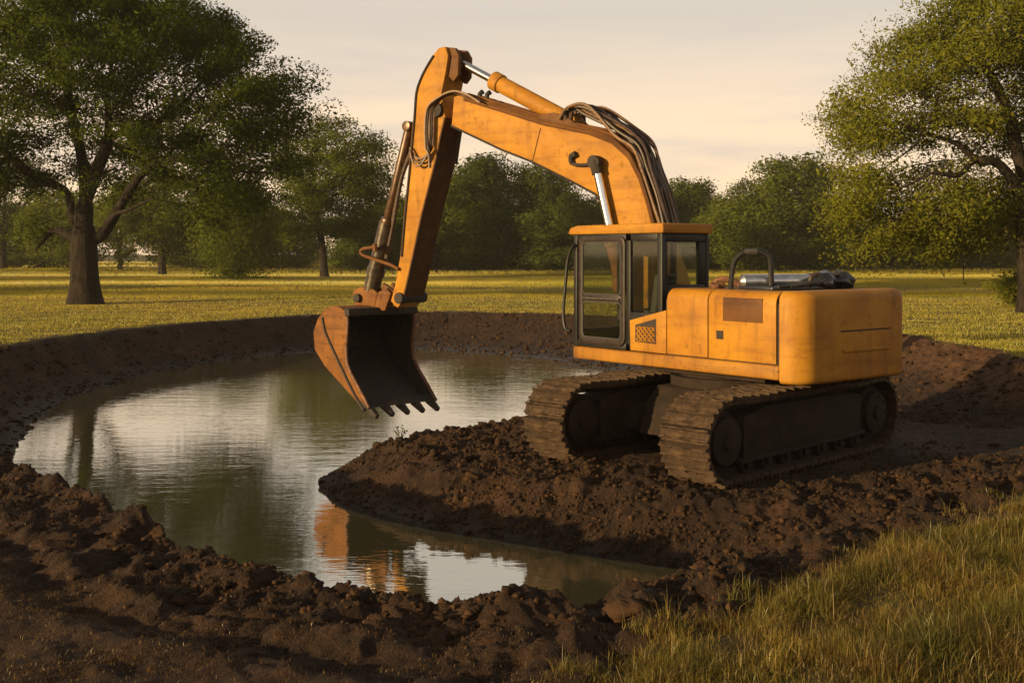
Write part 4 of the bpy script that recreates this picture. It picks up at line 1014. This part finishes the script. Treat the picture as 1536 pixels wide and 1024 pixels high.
def base_at(px, py, D=None):
    if D is None: D = F*EYE/(py-HOR)
    x = (px-768)/F*D; return (x, D, float(gz_at(x, D))-.05), F/D
def loc(pts, bpx, bpy, s, ys_=None):
    """photo pixels -> local metres in the tree's own frontal plane"""
    return [((px-bpx)/s, (ys_[i] if ys_ else 0.), (bpy-py)/s) for i, (px, py) in enumerate(pts)]
rs = np.random.default_rng(77)
# big oak on the left
b0_, s0 = base_at(128, 456)
L = lambda pts, y=None: loc(pts, 128, 456, s0, y)
def lobe(px, py, rx, rz, y=0, ry=None): return ((px-128)/s0, y, (456-py)/s0, rx/s0, (ry or rx)/s0, rz/s0)
make_tree('oak_tree', b0_, [lobe(70, 60, 210, 105), lobe(210, 90, 190, 95), lobe(350, 150, 120, 75), lobe(150, 190, 200, 90, 1), lobe(370, 250, 100, 70), lobe(-10, 200, 130, 110), lobe(20, 300, 80, 40, -1), lobe(130, 20, 230, 60, 1), lobe(300, 60, 90, 60), lobe(410, 195, 65, 60), lobe(420, 150, 50, 40), lobe(350, 300, 85, 50, -1), lobe(60, 20, 200, 60)],
    [L([(128, 360), (152, 352), (188, 300), (218, 264), (254, 242), (305, 243), (350, 255)], [0, 0, -.3, -.8, -1.2, -1.6, -1.8]), L([(126, 350), (124, 310), (140, 255), (152, 203), (150, 130)], [0, .2, .4, .8, 1]), L([(152, 203), (172, 195), (200, 190), (240, 160)], [.8, .9, 1.2, 2]), L([(120, 345), (107, 325), (91, 284), (46, 262), (0, 215)], [0, .2, .6, .4, -.4]), L([(152, 352), (180, 322), (213, 315), (254, 300)], [0, -.8, -1.8, -2.6]), L([(120, 360), (92, 348), (61, 345), (30, 372)], [0, .6, 1.2, 1.8]), L([(124, 310), (110, 240), (80, 160), (60, 90)], [.2, 1.2, 2.2, 3])],
    L([(128, 458), (127, 420), (126, 385), (126, 350)]), 3200, 260000, .135, M['leaf_dark'], rs, 'broad dark oak with thick forked trunk on the left of the meadow', 'tree', 'trees round the meadow', .42, rtrunk=.60, tipr=.010, npad=1650, pad=(.46, .46, .20), clear=[(.6, 5.0, 3.9, 2.6, .8, .10), (.3, 7.5, 3.0, 2.0, .5, .35)])
# big tree on the right edge
b1_, s1 = base_at(1552, 470)
L = lambda pts, y=None: loc(pts, 1552, 470, s1, y)
def lobe(px, py, rx, rz, y=0, ry=None): return ((px-1552)/s1, y, (470-py)/s1, rx/s1, (ry or rx)/s1, rz/s1)
make_tree('spreading_tree', b1_, [lobe(1480, 70, 150, 95), lobe(1340, 155, 110, 55), lobe(1330, 235, 90, 60), lobe(1300, 310, 65, 62), lobe(1400, 290, 130, 60, .5), lobe(1295, 340, 62, 52, -.5), lobe(1420, 340, 110, 48, 1), lobe(1560, 30, 190, 80), lobe(1620, 180, 170, 150), lobe(1480, 180, 130, 80), lobe(1610, 300, 100, 60, 1), lobe(1370, 90, 60, 50)],
    [L([(1545, 300), (1518, 276), (1483, 246), (1447, 243), (1412, 220), (1356, 203)], [0, -.3, -.8, -1.2, -1.5, -1.7]), L([(1540, 270), (1528, 234), (1508, 168), (1478, 112), (1457, 86)], [0, 0, -.2, -.4, -.4]), L([(1518, 205), (1503, 198), (1452, 187), (1401, 195)], [0, -.4, -.9, -1.3]), L([(1447, 243), (1437, 246), (1407, 267), (1366, 264)], [-1.2, -1.4, -2, -2.4]), L([(1545, 280), (1580, 220), (1640, 150), (1680, 100)], [0, .5, 1, 1]), L([(1545, 320), (1590, 290), (1640, 270)], [0, 1, 1.5])],
    L([(1552, 474), (1548, 420), (1544, 360), (1540, 270)]), 3100, 235000, .115, M['leaf_bright'], rs, 'tall spreading tree with sunlit olive leaves at the right edge', 'tree', 'trees round the meadow', .36, rtrunk=.50, droop=.15, tipr=.010, infl=2.6, kill=.62, npad=1450, pad=(.42, .42, .19), clear=[(-2.4, 6.2, 2.8, 1.15, .7, .06), (-.9, 8.3, 1.2, 2.0, .6, .12)])
# trees in the middle distance
def mid(name, px, py, D, crown, nattr, nleaf, leaf, mat, label, droop=0., rt=.28, lean=0, fork=.35, ry=None, spread=(.5, .5, .32), step=.5):
    b_, s_ = base_at(px, py, D)
    ls = [((cx-px)/s_, random.uniform(-1, 1), (py-cy)/s_, rx/s_, (ry or rx)/s_*.9, rz/s_) for cx, cy, rx, rz in crown]
    ht = max(l[2]+l[5] for l in ls)
    tk = [(0, 0, -.1), (lean*.3, 0, ht*fork*.5), (lean, 0, ht*fork)]
    lm = [[(lean, 0, ht*fork), (lean+ht*.10, .4, ht*(fork+.15)), (lean+ht*.20, .8, ht*(fork+.28))], [(lean, 0, ht*fork), (lean-ht*.10, -.3, ht*(fork+.17)), (lean-ht*.16, -.8, ht*(fork+.3))], [(lean, 0, ht*fork), (lean, .5, ht*(fork+.22)), (lean+.2, .6, ht*(fork+.4))]]
    return make_tree(name, b_, ls, lm, tk, nattr, nleaf, leaf, mat, rs, label, 'tree', 'trees round the meadow', step, spread, rt, droop, 4.0, 1.0, tipr=.014, npad=int(nattr*.8), pad=(.62, .62, .26))
mid('field_tree', 487, 416, None, [(500, 215, 70, 50), (540, 240, 55, 45), (450, 250, 55, 50), (500, 290, 95, 60), (560, 300, 40, 50), (440, 320, 50, 50)], 1000, 70000, .22, M['leaf_mid'], 'slender tree with a leaning trunk left of the raised bucket', .25, .36, -1.0, .42)
mid('willow_tree', 352, 420, None, [(350, 300, 60, 45), (330, 340, 40, 45), (380, 345, 40, 50), (350, 370, 45, 35)], 600, 45000, .20, M['leaf_mid'], 'low weeping tree with foliage trailing onto the grass', 1.0, .22, 0, .45)
mid('field_tree', 243, 412, None, [(245, 300, 80, 50), (290, 310, 60, 55), (200, 320, 60, 45), (250, 345, 60, 30)], 700, 45000, .24, M['leaf_mid'], 'smaller sunlit tree seen behind the big left oak', .4, .38, 0, .35)
mid('field_tree', 4, 405, None, [(10, 290, 90, 70), (-40, 320, 70, 60), (70, 320, 60, 50)], 500, 22000, .34, M['leaf_dark'], 'dark tree at the far left edge beyond the oak', .3, .5, 0, .3)
mid('field_tree', 180, 403, 150, [(175, 320, 70, 60), (120, 330, 60, 50), (80, 325, 60, 60), (210, 300, 50, 50)], 500, 32000, .30, M['leaf_mid'], 'low bushy tree in the gap left of the oak limbs', .6, .25, 0, .3)
# far wood edge: four kinds, copied
random.seed(12)
def proto(seed, w, h, mat, nl):
    rs_ = np.random.default_rng(seed); ls = []
    for k in range(6):
        a = rs_.uniform(0, 6.28); q = rs_.uniform(.2, .6)*w/2
        ls.append((q*math.cos(a), q*math.sin(a), h*rs_.uniform(.34, .78), w*rs_.uniform(.22, .34), w*rs_.uniform(.22, .34), h*rs_.uniform(.16, .24)))
    ls.append((0, 0, h*.22, w*.46, w*.46, h*.20)); ls.append((w*.1, -w*.1, h*.8, w*.2, w*.2, h*.2))
    return ls
PROT = []
FAR = [  # px, base py, D, width px, top py, kind, label
 (560, 404, 150, 150, 300, 0, 'dark wood-edge tree behind the leaning field tree'),
 (655, 406, 148, 150, 262, 1, 'dense tree just right of the excavator arm'),
 (715, 404, 152, 120, 222, 2, 'tallest pointed tree under the boom'),
 (790, 404, 158, 150, 238, 3, 'sunlit round tree under the middle of the boom'),
 (850, 405, 150, 150, 275, 0, 'dark tree left of the cab roof'),
 (920, 404, 160, 150, 290, 1, 'dark tree hidden behind the boom foot and cab'),
 (1035, 402, 170, 110, 262, 2, 'narrow dark tree just right of the hydraulic hoses'),
 (1100, 402, 160, 130, 262, 1, 'dark tree behind the hood handrail'),
 (1160, 402, 155, 185, 228, 3, 'large round tree beyond the engine hood'),
 (1225, 401, 165, 110, 300, 0, 'low dark tree between the round tree and the right tree'),
 (1300, 400, 175, 150, 310, 1, 'dark tree behind the drooping right branches'),
 (1380, 400, 178, 150, 322, 0, 'shadowed tree under the right tree crown'),
 (1460, 399, 180, 150, 318, 2, 'shadowed tree left of the right trunk'),
 (1530, 399, 175, 150, 300, 1, 'shadowed tree at the right edge'),
 (410, 402, 165, 150, 300, 1, 'dark wood-edge tree behind the weeping tree'),
 (310, 400, 175, 150, 310, 0, 'dark far tree between the weeping tree and the oak'),
 (60, 399, 180, 150, 300, 2, 'dark far tree left of the oak trunk'),
 (600, 398, 200, 170, 290, 3, 'dim far tree showing between arm and boom'),
 (750, 398, 205, 180, 300, 0, 'dim far tree in the second row under the boom'),
 (980, 397, 210, 170, 285, 1, 'dim far tree in the second row behind the cab'),
]
protos = {}
for i, (px, py, D, wpx, tp, kd, lab) in enumerate(FAR):
    s_ = F/D; x = (px-768)/s_; zb = float(gz_at(x, D)); hh_ = (HOR-tp)/s_+EYE-zb; ww = wpx/s_
    if kd not in protos:
        hP, wP = 13.0, 13.0
        if kd == 2: wP = 9.5
        ls = proto(50+kd, wP, hP, None, 0)
        ob = make_tree('woodland_tree', (x, D, zb), ls, [], [(0, 0, -.1), (.1, 0, 1.2), (.15, 0, 2.6)], 700, 52000, .27, M['leaf_far'] if kd in (0, 2) else M['leaf_mid'], np.random.default_rng(90+kd), lab, 'tree', 'wood edge beyond the meadow', .6, (.6, .6, .4), .30, .25, 5.0, 1.2, tipr=.02, npad=800, pad=(.62, .62, .36))
        protos[kd] = (ob, wP, hP); o = ob
    else:
        src = protos[kd][0]; o = src.copy(); C.objects.link(o); o.location = (x, D, zb); o['label'] = lab
        for chd in src.children: c2 = chd.copy(); C.objects.link(c2); c2.parent = o
    ww *= 1.25; o.scale = (ww/protos[kd][1], ww/protos[kd][1], hh_/protos[kd][2]); o.rotation_euler = (0, 0, random.uniform(0, 6.28) if i > 3 else 0)
# trees beyond the left edge: their long shadows band the meadow
for (x, y, kd, sx, sz, lab) in ((-68, 50, 1, 1.0, .9, 'tree beyond the left edge shading the far meadow'), (-95, 76, 3, 1.2, 1.0, 'farthest tree beyond the left edge')):
    src = protos[kd][0]; o = src.copy(); C.objects.link(o); o.location = (x, y, float(gz_at(x, y))); o['label'] = lab; o['group'] = 'trees beyond the left edge'
    for chd in src.children: c2 = chd.copy(); C.objects.link(c2); c2.parent = o
    o.scale = (sx, sx, sz); o.rotation_euler = (0, 0, x*1.7)
# ------------------------------------------------------------------ shrubs, post, sprig
def shrub(px, py, wpx, hpx, n, leaf, label):
    b_, s_ = base_at(px, py); rsx = np.random.default_rng(px); wv_ = wpx/s_/2; hv = hpx/s_
    o = empty('shrub', b_); tag(o, label, 'shrub', 'shrubs at the right edge')
    mb = MB()
    ends = []
    for k in range(16):
        a = rsx.uniform(0, 6.28); q = wv_*rsx.uniform(.2, 1)
        e_ = (q*math.cos(a), q*math.sin(a), hv*rsx.uniform(.45, .95)*(1-.4*(q/wv_)**2)); ends.append(e_)
        mb.tube(spline([(0, 0, 0), (e_[0]*.3, e_[1]*.3, e_[2]*.6), e_], 3), [.03]*3+[.02]*3+[.008], 4, False)
    mb.build('stem', M['bark'], o, origin=(0, 0, 0))
    ends = np.array(ends); cs = ends[rsx.integers(0, 16, n)]*rsx.uniform(.5, 1, n)[:, None]+rsx.normal(size=(n, 3))*np.array([wv_*.22, wv_*.22, hv*.14]); cs[:, 2] = np.maximum(cs[:, 2], .04)
    L_ = leaf*np.exp(rsx.normal(0, .3, n)); d = rsx.normal(size=(n, 3)); d[:, 2] = np.abs(d[:, 2])*.6; d /= np.linalg.norm(d, axis=1)[:, None]; e = np.cross(d, rsx.normal(size=(n, 3))); e /= np.linalg.norm(e, axis=1)[:, None]
    Vv = np.stack([cs-d*L_[:, None]*.5, cs+e*L_[:, None]*.2, cs+d*L_[:, None]*.5, cs-e*L_[:, None]*.2], 1)
    fo_ = npmesh('foliage', Vv.reshape(-1, 3), np.arange(n*4).reshape(-1, 4), None, M['leaf_bright'], False, o)
    pn = cs/np.array([wv_, wv_, hv]); pn /= np.linalg.norm(pn, axis=1)[:, None]+1e-9
    at_ = fo_.data.attributes.new('pn', 'FLOAT_VECTOR', 'POINT'); at_.data.foreach_set('vector', np.repeat(pn, 4, 0).astype(np.float32).ravel())
shrub(1532, 461, 80, 62, 7000, .14, 'leafy green shrub cut by the right edge of the photo')
shrub(1492, 434, 40, 20, 2200, .14, 'small low shrub left of the larger green shrub')
b_, s_ = base_at(1445, 423)
mb = MB(); mb.tube([(b_[0], b_[1], b_[2]), (b_[0]+.02, b_[1], b_[2]+.9), (b_[0], b_[1], b_[2]+1.75)], [.05, .045, .04], 8); mb.cyl((b_[0]-.07, b_[1], b_[2]+1.70), (b_[0]+.07, b_[1], b_[2]+1.72), .03, 6)
tag(mb.build('fence_post', M['bark'], None, origin=b_), 'thin weathered post standing alone in the meadow at right', 'post')
# sprig on the tip of the headland
sx, sy = px_at(600, 692, -1.0); sz = float(gz_at(sx, sy))
o = empty('sprig', (sx, sy, sz)); tag(o, 'small leafy sprig growing on the tip of the muddy headland', 'plant')
mb = MB(); lv = []
for k in range(6):
    a = k*1.1; e_ = Vector((.10*math.cos(a), .10*math.sin(a), .20+.03*(k % 3))); mb.tube([(0, 0, -.03), tuple(e_*.5+Vector((0, 0, .04))), tuple(e_)], [.006, .005, .003], 4)
    for q in range(5): lv.append(np.array(e_)*(.4+.15*q)+RNG.normal(0, .02, 3))
mb.build('stem', M['bark'], o, origin=(0, 0, 0)); cs = np.array(lv); n = len(cs); d = RNG.normal(size=(n, 3)); d /= np.linalg.norm(d, axis=1)[:, None]; e = np.cross(d, RNG.normal(size=(n, 3))); e /= np.linalg.norm(e, axis=1)[:, None]
npmesh('foliage', np.stack([cs-d*.03, cs+e*.015, cs+d*.03, cs-e*.015], 1).reshape(-1, 3), np.arange(n*4).reshape(-1, 4), None, M['sprig'], False, o)

# ------------------------------------------------------------------ evening haze over the meadow
m = bpy.data.materials.new('evening_haze'); m.use_nodes = True; t = m.node_tree; t.nodes.clear()
pv_ = N(t, 'ShaderNodeVolumePrincipled'); pv_.inputs['Color'].default_value = (.95, .88, .72, 1); pv_.inputs['Density'].default_value = .00022; pv_.inputs['Anisotropy'].default_value = .1
t.links.new(pv_.outputs[0], N(t, 'ShaderNodeOutputMaterial').inputs['Volume'])
mb = MB(); mb.box(-330, 330, -60, 420, -4.5, 26, lambda x, y, z: Vector((x, y, z))); tag(mb.build('haze', m), kind='stuff')
